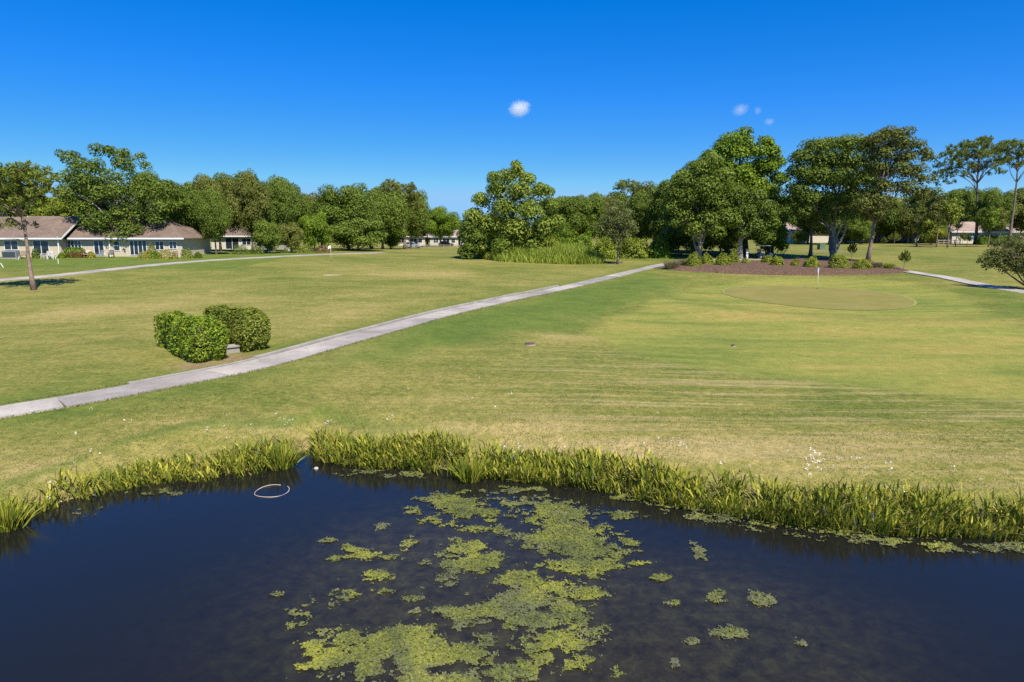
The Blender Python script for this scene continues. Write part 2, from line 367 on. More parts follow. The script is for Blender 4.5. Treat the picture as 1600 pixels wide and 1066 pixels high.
CP += [(-300, 300, 2.2), (300, 300, 2.4), (0, 330, 1.5), (-150, 190, 2.2), (-60, 10, .6), (60, 10, .5), (-140, 90, 2.2), (150, 100, 2), (200, 180, 2.4), (100, 220, 2.2)]
CP = np.array(CP); SCL = 50.0
def _phi(r2): return .5 * r2 * np.log(np.maximum(r2, 1e-12))
_n = len(CP); _P = CP[:, :2] / SCL
_K = _phi(((_P[:, None] - _P[None]) ** 2).sum(-1)) + np.eye(_n) * 2e-3
_Q = np.c_[np.ones(_n), _P]; _A = np.block([[_K, _Q], [_Q.T, np.zeros((3, 3))]])
_W = np.linalg.solve(_A, np.r_[CP[:, 2], np.zeros(3)])
def base(x, y):
    x = np.asarray(x, float); y = np.asarray(y, float); sh = x.shape
    q = np.c_[x.ravel(), y.ravel()] / SCL; out = np.empty(len(q))
    for i in range(0, len(q), 20000):
        s = q[i:i + 20000]; out[i:i + 20000] = _phi(((s[:, None] - _P[None]) ** 2).sum(-1)) @ _W[:_n] + _W[_n] + s @ _W[_n + 1:]
    far = np.clip((q[:, 1] * SCL - 240) / 120, 0, 1) ; far = np.maximum(far, np.clip((np.abs(q[:, 0]) * SCL - 190) / 100, 0, 1))
    far = np.maximum(far, np.clip((4 - q[:, 1] * SCL) / 20, 0, 1))
    out = np.clip(out, .35, 2.8) * (1 - far) + 2.0 * far
    return out.reshape(sh)
GC = atz(1286, 463, .73)                                        # middle of the putting green
def terr(x, y):
    x = np.asarray(x, float); y = np.asarray(y, float)
    b = base(x, y)
    b = b + .05 * (fbm(x * .11, y * .11, 5, 3) - .5) * 2
    # banked shoulders round the putting green
    r = np.hypot((x - GC.x) / 11.0, (y - GC.y) / 11.5)
    b = b + .30 * np.exp(-((r - 1.28) / .22) ** 2) * (.35 + .65 * np.clip((y - GC.y + 4) / 12, 0, 1)) - .12 * np.exp(-((r - 1.75) / .3) ** 2)
    s = (y - shore(x) - .55) * .9
    t = np.clip(s / 2.4, 0, 1); k = t * t * (3 - 2 * t) * .75 + .25 * np.clip(s / .35, 0, 1)
    return np.where(s > 0, b * k, np.maximum(-1.3, .45 * s))
def tz(x, y): return float(terr(np.array([x]), np.array([y]))[0])
def ong(px, py, dz=0.0):                                        # where the sight line of a pixel meets the ground
    d = ray(px, py); ys = np.geomspace(9, 420, 700); k = ys / d.y
    xs = d.x * k; zs = CAMZ + d.z * k; below = np.nonzero(zs < terr(xs, ys))[0]
    if not len(below): return at(px, py, 300)
    i = below[0]; a, b = (ys[i - 1] if i else 8), ys[i]
    for _ in range(18):
        m = (a + b) / 2; kk = m / d.y
        if CAMZ + d.z * kk < tz(d.x * kk, m): b = m
        else: a = m
    k = b / d.y; return Vector((d.x * k, b, tz(d.x * k, b) + dz))
def gnd(px, Y):                                                 # ground point at distance Y on a pixel column (near eye level)
    x = (px - 800) / F * Y / cp; 
    x = (px - 800) / F * (Y * cp + (CAMZ - 2) * sp); return Vector((x, Y, tz(x, Y)))

def catmull(P, step):
    P = [Vector(p) for p in P]; P = [P[0] * 2 - P[1]] + P + [P[-1] * 2 - P[-2]]; out = []
    for i in range(1, len(P) - 2):
        n = 24
        for k in range(n):
            t = k / n; a, b, c, d = P[i - 1:i + 3]
            out.append(.5 * ((2 * b) + (c - a) * t + (2 * a - 5 * b + 4 * c - d) * t * t + (3 * b - a - 3 * c + d) * t ** 3))
    out.append(P[-2]); pts = [out[0]]; acc = 0
    for a, b in zip(out, out[1:]):
        acc += (b - a).length
        if acc >= step: pts.append(b); acc = 0
    return pts

# zones of the turf
def inpoly(x, y, poly):
    c = np.zeros(x.shape, bool); n = len(poly)
    for i in range(n):
        x1, y1 = poly[i]; x2, y2 = poly[(i + 1) % n]
        if y1 == y2: continue
        c ^= ((y1 > y) != (y2 > y)) & (x < (x2 - x1) * (y - y1) / (y2 - y1) + x1)
    return c
def pdist(x, y, poly, closed=True):
    d = np.full(x.shape, 1e9); n = len(poly)
    for i in range(n if closed else n - 1):
        x1, y1 = poly[i]; x2, y2 = poly[(i + 1) % n]; dx, dy = x2 - x1, y2 - y1
        t = np.clip(((x - x1) * dx + (y - y1) * dy) / (dx * dx + dy * dy + 1e-9), 0, 1)
        d = np.minimum(d, np.hypot(x - x1 - t * dx, y - y1 - t * dy))
    return d
def gpoly(pts): return [tuple(ong(*p)[:2]) for p in pts]
APRON = gpoly([(921, 520), (955, 497), (1035, 466), (1100, 447), (1190, 437), (1300, 434), (1420, 441), (1490, 458), (1560, 492), (1640, 540), (1640, 632), (1500, 620),
               (1350, 605), (1200, 590), (1060, 569), (960, 545)])
LUSH = gpoly([(500, 547), (620, 516), (760, 482), (900, 450), (1010, 425), (1080, 437), (1000, 470), (935, 500), (905, 522), (830, 522), (740, 540), (640, 560), (540, 566)])
MAIN = [ong(x, y) for x, y in ((-260, 702), (-150, 675), (0, 645), (120, 625), (255, 600), (362, 579), (440, 560.5), (527, 536), (600, 516), (700, 489), (800, 466.5), (900, 445.5), (960, 431.5), (1005, 421), (1036, 413.5), (1080, 408), (1130, 405.5), (1190, 405), (1240, 405))]

def build_ground():
    ys = np.concatenate([np.linspace(-70, 8, 14)[:-1], np.linspace(8, 34, 150)[:-1], np.geomspace(34, 130, 170)[:-1], np.geomspace(130, 420, 60)[:-1], np.geomspace(420, 4000, 14)])
    u = np.linspace(-1, 1, 281); u = np.sign(u) * (np.abs(u) * .72 + .28 * np.abs(u) ** 3)
    half = 26 + np.maximum(ys, 0) * 1.15
    X = u[None] * half[:, None]; Y = np.repeat(ys[:, None], len(u), 1); Z = terr(X, Y)
    V = np.c_[X.ravel(), Y.ravel(), Z.ravel()]; r, c = X.shape
    i = np.arange(r * c).reshape(r, c); Q = np.c_[i[:-1, :-1].ravel(), i[:-1, 1:].ravel(), i[1:, 1:].ravel(), i[1:, :-1].ravel()]
    x, y = X.ravel(), Y.ravel()
    sd = y - shore(x)
    wob = fbm(x * .35, y * .35, 31, 3)
    ap = np.where(inpoly(x, y, APRON), 1, -1) * pdist(x, y, APRON); ap = np.clip(ap / .9 + .5 + (wob - .5) * 1.2, 0, 1) * (y < 90)
    lu = np.where(inpoly(x, y, LUSH), 1, -1) * pdist(x, y, LUSH); lu = np.clip(lu / 3.0 + .35 + (wob - .5) * 1.6, 0, .9)
    pathd = pdist(x, y, [p.to_2d()[:] for p in MAIN], False)
    side = np.exp(-((pathd - 1.3) / 1.0) ** 2) * .55
    house = np.exp(-((y - 84) / 9) ** 2) * (x < -30); house = np.maximum(house, ((y > 74) & (x < -30) & (y < 130)) * .85)
    lu = np.maximum(np.maximum(lu * (1 - ap), side * .8), house * .9)
    dry = .33 + .20 * np.exp(-(sd / 6.0) ** 2) * (sd > 0) + .12 * np.exp(-((y - 40) / 16) ** 2) * (x < -5) + .05
    for px, py, rx, ry, k in ((880, 528, 2.2, 1.6, .45), (90, 495, 2.6, 2.5, .25), (160, 480, 4, 4, .2), (1380, 520, 6, 2.5, .3), (660, 428, 10, 6, .35), (990, 700, 4.5, .8, .5), (700, 669, 7, .35, .45), (1450, 700, 7, 1.5, .25),
                              (30, 730, 2.0, 1.0, .3), (345, 565, 3.0, 1.0, .35), (820, 410, 12, 3, .2)):
        p = ong(px, py); dry += k * np.exp(-(((x - p.x) / rx) ** 2 + ((y - p.y) / ry) ** 2))
    gl = np.exp(-((sd - 2.6 - .5 * np.sin(x * .5)) / .38) ** 2) * np.clip((-x - .5) / 4, 0, 1) * .8       # the darker strip above the bank at left
    lu = np.maximum(lu, gl)
    soil = np.clip(1 - np.abs(sd - .75) / .5, 0, 1) * .55
    for px, py, rx in ((362, 560, .9), (310, 571, .8), (1290, 393, 4.0), (53, 454, .5), (965, 413, .8), (300, 552, .5), (1480, 384, 6), (1532, 385, 5), (640, 393, 2.5)):
        p = ong(px, py); soil = np.maximum(soil, .9 * np.exp(-(((x - p.x) / rx) ** 2 + ((y - p.y) / rx) ** 2)))
    mowz = np.clip((x + 3) / 6, 0, 1) * np.clip((sd - 1.0) / 2, 0, 1) * np.clip((34 - y) / 8, 0, 1) * (1 - ap)
    rg = np.hypot((x - GC.x) / 11.0, (y - GC.y) / 11.5); lu = np.maximum(lu, .55 * np.exp(-((rg - 1.12) / .12) ** 2) * (y < GC.y + 3)); ap = ap * (1 - .5 * np.exp(-((rg - 1.12) / .12) ** 2) * (y < GC.y + 3))
    g = np_mesh('ground', V, Q, {'mow': mowz, 'dry': np.clip(dry, 0, 1.3), 'lush': lu, 'apron': ap, 'soil': soil}, True)
    link('ground', g, M['lawn'], kind='structure')
build_ground()

def build_water():
    xs = np.linspace(-60, 60, 161); t = np.linspace(0, 1, 50)
    top = shore(xs) + 1.6
    X = np.repeat(xs[:, None], len(t), 1); Y = -60 + t[None] ** .6 * (top[:, None] + 60); Z = np.zeros_like(X)
    r, c = X.shape; i = np.arange(r * c).reshape(r, c); Q = np.c_[i[:-1, :-1].ravel(), i[1:, :-1].ravel(), i[1:, 1:].ravel(), i[:-1, 1:].ravel()]
    mk = np.zeros(X.shape)
    for px, py, rx, ry, k in ((640, 900, 2.6, 2.4, .9), (900, 1010, 3.2, 2.0, .9), (760, 830, 2.2, 2.0, .35), (1150, 960, 2.4, 1.3, .8), (1000, 930, 2.0, 1.6, .6), (600, 980, 1.8, 1.2, .8), (1000, 1080, 3, 1.5, .9)):
        p = atz(px, py, 0); mk += k * np.exp(-(((X - p.x) / rx) ** 2 + ((Y - p.y) / ry) ** 2))
    link('pond_water', np_mesh('pond_water', np.c_[X.ravel(), Y.ravel(), Z.ravel()], Q, {'murk': np.clip(mk, 0, 1).ravel()}, True), M['water'], kind='structure')
build_water()

# ------------------------------------------------------------------ paths, putting green, mulch bed
def ribbon(pts, half, up, thick=.12, lat=0.0):
    vs = []; fs = []
    for i, p in enumerate(pts):
        t = (pts[min(i + 1, len(pts) - 1)] - pts[max(i - 1, 0)]); t.z = 0; t.normalize(); n = Vector((-t.y, t.x, 0))
        zc = [tz(*(p + n * (lat + s * half))[:2]) for s in (-1, 1)]; z = max(sum(zc) / 2, max(zc) - .04) + up
        for s in (-1, 1):
            q = p + n * (lat + s * half); vs += [(q.x, q.y, z), (q.x, q.y, z - thick)]
    for i in range(len(pts) - 1):
        a, b = i * 4, i * 4 + 4
        fs += [(a, a + 2, b + 2, b), (a + 1, b + 1, b + 3, a + 3), (a, b, b + 1, a + 1), (a + 2, a + 3, b + 3, b + 2)]
    fs += [(0, 1, 3, 2), (len(vs) - 4, len(vs) - 2, len(vs) - 1, len(vs) - 3)]
    return MB().add(vs, fs)
main = catmull(MAIN, .42)
pathroot = empty('cart_path', main[0], kind='structure')
def child_at(o, root): o.matrix_parent_inverse = Matrix.Translation(-root.location); return o
k = 0; n = 0
while k < len(main) - 3:
    L = R.choice((10, 11, 12)); seg = main[k:k + L + 1]
    # a joint a couple of centimetres wide between slabs
    a, b = seg[0], seg[-1]
    seg = [seg[0] + (seg[1] - seg[0]).normalized() * .012] + seg[1:-1] + [seg[-1] - (seg[-1] - seg[-2]).normalized() * .012]
    child_at(ribbon(seg, .74, .035 + R.uniform(-.006, .006)).build('slab', M['path'], pathroot), pathroot)
    k += L; n += 1
k0 = min(range(len(main)), key=lambda i: (main[i] - ong(118, 612)).length); k1 = min(range(len(main)), key=lambda i: (main[i] - ong(868, 447)).length)
k = k0
while k < k1:
    L = min(14, k1 - k); seg = main[k:k + L + 1]
    if len(seg) > 2:
        seg = [seg[0] + (seg[1] - seg[0]).normalized() * .012] + seg[1:]
        if k == k0: seg = seg[3:]
        child_at(ribbon(seg, .09, (.12 if k > k0 else .065) + R.uniform(-.008, .008), .3, lat=.86).build('kerb', M['conc'], pathroot), pathroot)
    k += L
def strip(name, px, half, step):
    pts = catmull([ong(*p) for p in px], step); ribbon(pts, half, .05).build(name, M['path'], kind='structure')
strip('cart_path_by_villas', ((-120, 449), (0, 438), (90, 430.5), (160, 423), (250, 413.5), (330, 407), (400, 403), (460, 400), (520, 397.5), (600, 395)), 1.05, 1.2)
strip('cart_path_on_right_lawn', ((1760, 492), (1680, 473), (1600, 457), (1500, 438.5), (1410, 423.5), (1375, 419)), .8, 1.0)

def disc_sheet(name, mat, cx, cy, rx, ry, up, r0=0.0, r1=1.0, rings=14, seg=96, rot=0, wob=0.03):
    V = []; Fc = []
    for j in range(rings + 1):
        f = r0 + (r1 - r0) * j / rings
        for i in range(seg):
            a = 2 * math.pi * i / seg; ww = 1 + wob * math.sin(2 * a + 1) + wob * .6 * math.sin(3 * a + .4)
            V.append((cx + rx * f * ww * math.cos(a), cy + ry * f * ww * math.sin(a), 0))
    V = np.array(V); V[:, 2] = terr(V[:, 0], V[:, 1]) + up
    for j in range(rings):
        for i in range(seg):
            Fc.append((j * seg + i, (j + 1) * seg + i, (j + 1) * seg + (i + 1) % seg, j * seg + (i + 1) % seg))
    return link(name, np_mesh(name, V, Fc, None, True), mat, kind='structure')
gl, gr_ = ong(1128, 456), ong(1440, 470); gf, gb = ong(1300, 484.5), ong(1270, 446.5)
gx, gy = (gl.x + gr_.x) / 2, (gf.y + gb.y) / 2; grx, gry = (gr_.x - gl.x) / 2, (gb.y - gf.y) / 2
disc_sheet('putting_green', M['green'], gx, gy, grx, gry, .030, .002, 1.0)
disc_sheet('green_collar', M['collar'], gx, gy, grx, gry, .026, 1.002, 1.035, 3)
s0 = ong(518, 430.5); disc_sheet('sand_scrape', M['sand'], s0.x, s0.y, .7, .6, .03, .01, 1, 5, 24, wob=.25)

MULCH = gpoly([(1019, 419.5), (1060, 423.5), (1120, 427), (1200, 430), (1300, 430.5), (1380, 429), (1424, 425), (1405, 418), (1362, 409), (1325, 404.5), (1240, 404.2), (1215, 408), (1160, 409), (1110, 412), (1050, 415)])
def build_mulch():
    P = np.array(MULCH); xs = np.arange(P[:, 0].min(), P[:, 0].max(), .3); ys = np.arange(P[:, 1].min(), P[:, 1].max(), .3)
    X, Y = np.meshgrid(xs, ys); ins = inpoly(X, Y, MULCH); d = pdist(X, Y, MULCH)
    Z = terr(X, Y) + np.where(ins, .04 + .30 * np.clip(d / 2.5, 0, 1) + .06 * (fbm(X * 1.2, Y * 1.2, 3, 3) - .5), -.2 * np.minimum(d, 1))
    r, c = X.shape; i = np.arange(r * c).reshape(r, c); keep = (d < .45) | ins
    q = keep[:-1, :-1] & keep[:-1, 1:] & keep[1:, :-1] & keep[1:, 1:]
    Q = np.c_[i[:-1, :-1][q], i[:-1, 1:][q], i[1:, 1:][q], i[1:, :-1][q]]
    used = np.unique(Q); mp = np.full(r * c, -1); mp[used] = np.arange(len(used))
    link('mulch_bed', np_mesh('mulch_bed', np.c_[X.ravel(), Y.ravel(), Z.ravel()][used], mp[Q], None, True), M['mulch'], kind='structure')
build_mulch()
def bedz(x, y):
    a = np.array([x]); b = np.array([y])
    return float((terr(a, b) + np.where(inpoly(a, b, MULCH), .30 * np.clip(pdist(a, b, MULCH) / 2.5, 0, 1), 0))[0])

# ------------------------------------------------------------------ foliage
def leaf_mesh(name, C, Nn, size, aspect, fold=.18):
    """rhombus leaves at centres C with normals Nn; size (n,), folded along the midrib"""
    n = len(C); Nn = Nn / (np.linalg.norm(Nn, axis=1, keepdims=True) + 1e-9)
    t = NR.normal(size=(n, 3)); t -= Nn * (t * Nn).sum(1, keepdims=True); t /= np.linalg.norm(t, axis=1, keepdims=True) + 1e-9
    b = np.cross(Nn, t); L = size[:, None] * .5; W = L * (aspect[:, None] if hasattr(aspect, '__len__') else aspect)
    V = np.stack([C - t * L, C + b * W - Nn * W * fold - t * L * .1, C + t * L, C - b * W - Nn * W * fold - t * L * .1], 1).reshape(-1, 3)
    Q = np.arange(4 * n).reshape(n, 4)
    global TONE
    r = NR.random(n) + (TONE if TONE is not None and len(TONE) == n else 0); TONE = None
    return np_mesh(name, V, Q, {'rnd': np.clip(r, 0, 1.1)})
def sph(n):
    v = NR.normal(size=(n, 3)); return v / np.linalg.norm(v, axis=1, keepdims=True)
def clump_leaves(clumps, leaf, cov, flat=.8, inner=.35):
    Cs, Ns, Ss = [], [], []
    for (x, y, z, r) in clumps:
        n = max(12, int(cov * 4 * math.pi * r * r / (leaf * leaf * .55)))
        d = sph(n); low = d[:, 2] < -.35; d[low & (NR.random(n) < .6), 2] *= -1
        rr = r * (.62 + .46 * NR.random(n) ** .6) * (1 + .22 * (fbm(d[:, 0] * 2.2 + x, d[:, 1] * 2.2 + d[:, 2] * 2 + y, 9, 2) - .5) * 2)
        P = d * rr[:, None] * np.array([1, 1, flat]) + np.array([x, y, z])
        Cs.append(P); Ns.append(d * .95 + np.array([0, 0, .45]) + NR.normal(size=(n, 3)) * .42); Ss.append(leaf * NR.uniform(.65, 1.35, n))
        m = max(4, int(n * .05))                                    # a few broad sprays inside, so the clump is not hollow
        Cs.append(sph(m) * (r * inner * NR.random(m) ** .5)[:, None] + np.array([x, y, z])); Ns.append(sph(m)); Ss.append(np.full(m, min(r * .55, leaf * 3.2)))
    global TONE
    TONE = np.concatenate([np.full(len(c), NR.uniform(-.16, .16)) for c in Cs])
    return np.concatenate(Cs), np.concatenate(Ns), np.concatenate(Ss)
TONE = None
def needle_leaves(clumps, leaf, cov, flat=.62):
    Cs, Ns, Ss, As = [], [], [], []
    for (x, y, z, r) in clumps:
        n = max(30, int(cov * 4 * math.pi * r * r / (leaf * leaf * .28)))
        m = max(8, n // 12); tc = sph(m) * (r * (.45 + .55 * NR.random(m)))[:, None] * np.array([1, 1, flat]) + np.array([x, y, z])
        idx = NR.integers(0, m, n); P = tc[idx] + sph(n) * leaf * .42
        Cs.append(P); Ns.append(sph(n) * .8 + np.array([0, -.1, .35])); Ss.append(leaf * NR.uniform(.8, 1.5, n)); As.append(NR.uniform(.13, .26, n))
    return np.concatenate(Cs), np.concatenate(Ns), np.concatenate(Ss), np.concatenate(As)
def limb(a, b, r0, r1, sag=.12, n=6):
    a, b = Vector(a), Vector(b); L = (b - a).length; pts = []; rad = []
    o = Vector((R.uniform(-1, 1), R.uniform(-1, 1), R.uniform(-.2, 1))) * L * sag
    for i in range(n + 1):
        t = i / n; pts.append(a.lerp(b, t) + o * math.sin(math.pi * t) + Vector((R.uniform(-1, 1), R.uniform(-1, 1), R.uniform(-1, 1))) * L * .018); rad.append(r0 + (r1 - r0) * t ** .8)
    return pts, rad
def tree_parts(clumps, trunk_top, r0, kind, leaf, cov, fork=None, nlimb=16, bare=0, stems=0):
    """returns (trunk mesh, branch mesh, crown mesh), base at the origin. clumps in metres."""
    top = Vector(trunk_top); T = MB()
    n = 9; tp = []; tr = []
    ph = R.uniform(0, 6)
    for i in range(n + 1):
        t = i / n; wv = Vector((math.sin(t * 4 + ph), math.cos(t * 3.3 + ph), 0)) * (.012 * top.length) * math.sin(math.pi * min(1, t * 1.2))
        tp.append(Vector((top.x * t ** 1.1, top.y * t ** 1.1, top.z * t - .15 * (i == 0))) + wv); tr.append(r0 * (1.0 - .72 * t) * (1 + .55 * math.exp(-t * 14)))
    T.tube(tp, tr, 10)
    for q in range(stems):                                           # further stems that part from the trunk near the ground
        a = 6.283 * q / max(1, stems) + .5; far = max(c[0] for c in clumps) * .55; e = Vector((math.cos(a) * far, math.sin(a) * far * .8, top.z * R.uniform(.85, 1.05)))
        p_, r_ = limb(Vector((math.cos(a) * r0 * .4, math.sin(a) * r0 * .4, .1)), e, r0 * .62, r0 * .16, .07, 8); T.tube(p_, r_, 9)
    B = MB(); cl = sorted(clumps, key=lambda c: -c[3])
    pick = cl[:nlimb]
    for c in pick:
        cv = Vector(c[:3]); h = cv.z
        best = None
        for i, p in enumerate(tp):
            if p.z > cv.z - .15 * h: break
            rise = cv.z - p.z; hor = (cv.xy - p.xy).length
            sc_ = abs(rise - hor * (.9 if kind != 'pine' else .35)) + (0 if p.z > top.z * (fork or .3) else 9)
            if best is None or sc_ < best[0]: best = (sc_, i)
        i = best[1] if best else len(tp) // 2
        rr = max(.03, min(tr[i] * .62, .05 + .028 * (cv - tp[i]).length + .04 * c[3]))
        p_, r_ = limb(tp[i], cv, rr, .025 if kind == 'pine' else .035); B.tube(p_, r_, 6)
        for q in range(3):                                           # twigs that reach into the foliage
            e = cv + Vector((R.uniform(-1, 1), R.uniform(-1, 1), R.uniform(-.5, .9))) * c[3] * .8
            p2, r2 = limb(p_[4], e, rr * .4, .015, n=4); B.tube(p2, r2, 5)
    for _ in range(bare):
        i = R.randrange(4, n - 1); e = tp[i] + Vector((R.choice((-1, 1)) * R.uniform(.8, 1.9), R.uniform(-.8, .8), R.uniform(-.1, .5)))
        p2, r2 = limb(tp[i], e, .045, .012, n=5); B.tube(p2, r2, 5)
    if kind == 'pine':
        C, Nn, S, A = needle_leaves(clumps, leaf, cov); cm = leaf_mesh('crown', C, Nn, S, A, .1)
    else:
        C, Nn, S = clump_leaves(clumps, leaf, cov); cm = leaf_mesh('crown', C, Nn, S, .55)
    return T.mesh('trunk', smooth=True), B.mesh('branches', smooth=True), cm
def plant_tree(name, loc, parts, bark, leafm, label, group=None, rz=0, sc=(1, 1, 1), cat='tree'):
    root = empty(name, loc, rz, label=label, cat=cat, group=group); root.scale = sc
    tm, bmsh, cm = parts
    link('trunk', tm, M[bark], root); link('branches', bmsh, M[bark], root)
    c = link('crown', cm, None, root)
    if not len(cm.materials): cm.materials.append(M[leafm])
    c.material_slots[0].link = 'OBJECT'; c.material_slots[0].material = M[leafm]
    return root

def px_tree(name, base_px, cl, label, kind='oak', bark='oakbark', leafm='oak', r0=.35, leaf=.32, cov=.85, Y=None, depth=.85, copies=3, top=None, group=None, fork=.3, nlimb=16, bare=0, grow=1.14, stems=0):
    """a tree whose crown masses were read off the photograph: each mass gets a place in depth too"""
    loc = ong(*base_px) if Y is None else gnd(base_px[0], Y)
    if inpoly(np.array([loc.x]), np.array([loc.y]), MULCH)[0]: loc.z = bedz(loc.x, loc.y)
    Yd = loc.y; k = (Yd * cp + (CAMZ - loc.z) * sp) / F
    W = [at(x, y, Yd) - loc for x, y, r in cl]; rs = [r * k for _, _, r in cl]
    xs = [v.x for v in W]; cx = (min(xs) + max(xs)) / 2; hw = max((max(xs) - min(xs)) / 2, .5)
    clumps = []
    for v, r in zip(W, rs):
        dep = depth * hw * math.sqrt(max(.12, 1 - ((v.x - cx) / (hw * 1.15)) ** 2))
        for q in range(copies):
            f = (0, -.75, .75, -.4, .4)[q] + R.uniform(-.22, .22)
            j = .0 if q == 0 else .35
            clumps.append((v.x + R.uniform(-j, j) * r, f * dep, v.z - (abs(f) * .25 * r) + R.uniform(-j, j) * r * .6, r * grow * R.uniform(.9, 1.1)))
    zs = [v.z for v in W]; tt = top or (cx * .6, 0, min(zs) + (max(zs) - min(zs)) * .72)
    return plant_tree(name, loc, tree_parts(clumps, tt, r0, kind, leaf, cov, fork, nlimb, bare, stems), bark, leafm, label, group)

# prototypes for the background trees, about 13 m tall
def proto(kind, H, Wd, z0, nc, rc, leaf, cov, r0, seed, flat=1.0, conic=0):
    st = R.getstate(); R.seed(seed); cl = []
    for i in range(nc):
        while True:
            d = Vector((R.uniform(-1, 1), R.uniform(-1, 1), R.uniform(-1, 1)))
            if .35 < d.length < 1: break
        zc = (z0 + H) / 2; hz = (H - z0) / 2 - rc * .6; hw = Wd / 2 - rc * .7
        f = 1 - conic * (d.z * .5 + .5)
        cl.append((d.x * hw * f, d.y * hw * f, zc + d.z * hz, rc * R.uniform(.65, 1.25) * (1 - .35 * conic * (d.z * .5 + .5))))
    p = tree_parts(cl, (R.uniform(-.4, .4), R.uniform(-.4, .4), z0 + (H - z0) * .7), r0, kind, leaf, cov, .25, 14)
    R.setstate(st); return p
PR = {
    'oakA': (proto('oak', 12, 15, 1.7, 62, 1.95, .36, .95, .30, 1), 12, 15), 'oakB': (proto('oak', 12, 13, 2.0, 52, 1.85, .35, .95, .27, 2), 12, 13),
    'oakC': (proto('oak', 13, 11, 1.4, 52, 1.65, .34, .95, .25, 3), 13, 11), 'tall': (proto('oak', 18, 9, 2.0, 40, 1.6, .38, .85, .34, 4, conic=.55), 18, 9),
    'bushy': (proto('oak', 6, 8, .2, 44, 1.2, .28, 1.0, .12, 5), 6, 8), 'pineA': (proto('pine', 18, 8, 10, 26, 1.25, .55, .55, .26, 6), 18, 8),
    'pineB': (proto('pine', 12, 4.5, 3, 26, .8, .45, .5, .14, 8, conic=.5), 12, 4.5), 'slim': (proto('oak', 10, 4, 3.2, 22, .8, .30, .6, .10, 9), 10, 4),
}
def bg_tree(pr, px, Y, top_py, wpx, label, leafm='oak', bark='bark', group=None, base_py=None, name='oak_tree'):
    loc = ong(px, base_py) if base_py else gnd(px, Y)
    parts, H, Wd = PR[pr]; zt = at(px, top_py, loc.y).z - loc.z; k = (loc.y * cp + (CAMZ - loc.z) * sp) / F
    sz = zt / H * 1.07; sx = wpx * k / Wd
    return plant_tree(name, loc, parts, bark, leafm, label, group, R.uniform(0, 6.28), (sx, sx, sz))

# ---- the trees one can point at
px_tree('pine_tree', (53, 453), [(40, 264, 20), (16, 270, 18), (64, 276, 14), (-8, 284, 18), (33, 288, 18), (70, 296, 11), (8, 306, 16), (48, 310, 13), (-24, 302, 18), (78, 316, 7), (-30, 320, 14), (14, 347, 6), (4, 352, 6), (30, 350, 4)],
        'slender pine with leaning bare trunk standing alone on the left fairway', 'pine', 'pinebark', 'pine', .17, .36, .8, depth=.8, top=(-.6, 0, 8.8), fork=.45, nlimb=26, bare=5)
px_tree('oak_tree', (184, 398), [(107, 240, 7), (117, 251, 8), (131, 263, 8), (178, 238, 10), (196, 240, 8), (206, 254, 9), (181, 258, 9), (143, 264, 11), (122, 279, 12), (152, 284, 14), (206, 276, 10), (128, 300, 14),
        (172, 304, 16), (208, 300, 14), (236, 286, 12), (243, 304, 13), (262, 291, 9), (274, 302, 10), (147, 326, 14), (201, 330, 16), (236, 334, 14), (266, 324, 12), (176, 352, 12), (212, 354, 12), (196, 368, 9), (150, 345, 9), (165, 362, 9), (222, 366, 10), (206, 379, 7), (185, 338, 13), (132, 318, 11), (112, 304, 9), (256, 342, 11), (280, 318, 10), (232, 356, 10)],
        'tall ragged live oak in front of the long brown-roofed villa', 'oak', 'oakbark', 'oak', .36, .30, .9, depth=.6, nlimb=34, fork=.15, grow=1.2)
px_tree('broadleaf_tree', (800, 405), [(806, 258, 7), (806, 268, 10), (792, 276, 11), (822, 280, 11), (772, 278, 9), (776, 296, 14), (812, 300, 17), (842, 296, 12), (858, 300, 8), (752, 312, 11), (786, 325, 18), (832, 328, 18), (860, 320, 12), (742, 336, 13),
        (768, 350, 17), (808, 358, 18), (850, 352, 16), (734, 360, 12), (745, 380, 12), (790, 382, 15), (835, 380, 15), (870, 345, 10)],
        'broad pale-leaved tree with pointed top rising behind the tall grass', 'oak', 'bark', 'maple', .3, .34, 1.0, depth=.7, nlimb=18, grow=1.16)
px_tree('evergreen_shrub', (733, 405), [(735, 350, 12), (726, 365, 10), (745, 365, 12), (730, 383, 11), (748, 385, 12), (733, 396, 10), (722, 392, 7)],
        'dark evergreen bush at the left end of the tall grass', 'oak', 'bark', 'oak', .15, .30, .95, nlimb=6, depth=.9)
px_tree('oak_tree', (1092, 404), [(1088, 262, 14), (1112, 252, 13), (1066, 280, 14), (1094, 288, 18), (1125, 278, 15), (1050, 300, 13), (1076, 310, 17), (1110, 314, 18), (1140, 305, 15), (1045, 325, 12), (1062, 338, 14), (1095, 340, 17), (1130, 338, 16), (1080, 356, 12), (1110, 358, 12), (1048, 346, 9)],
        'spreading oak with forked pale trunk at the left end of the mulch bed', 'oak', 'oakbark', 'oak', .34, .32, .95, depth=.8, nlimb=24, fork=.2, top=(0, 0, 6), stems=3)
px_tree('oak_tree', (1156, 404.5), [(1150, 300, 15), (1180, 305, 14), (1135, 322, 13), (1165, 328, 16), (1195, 325, 14), (1145, 345, 13), (1178, 350, 14), (1205, 345, 12), (1160, 366, 10), (1192, 368, 10)],
        'smaller oak with slim forked trunk just left of the golf cart', 'oak', 'oakbark', 'oak', .36, .32, .8, depth=.7, nlimb=16, fork=.15, top=(0, 0, 6))
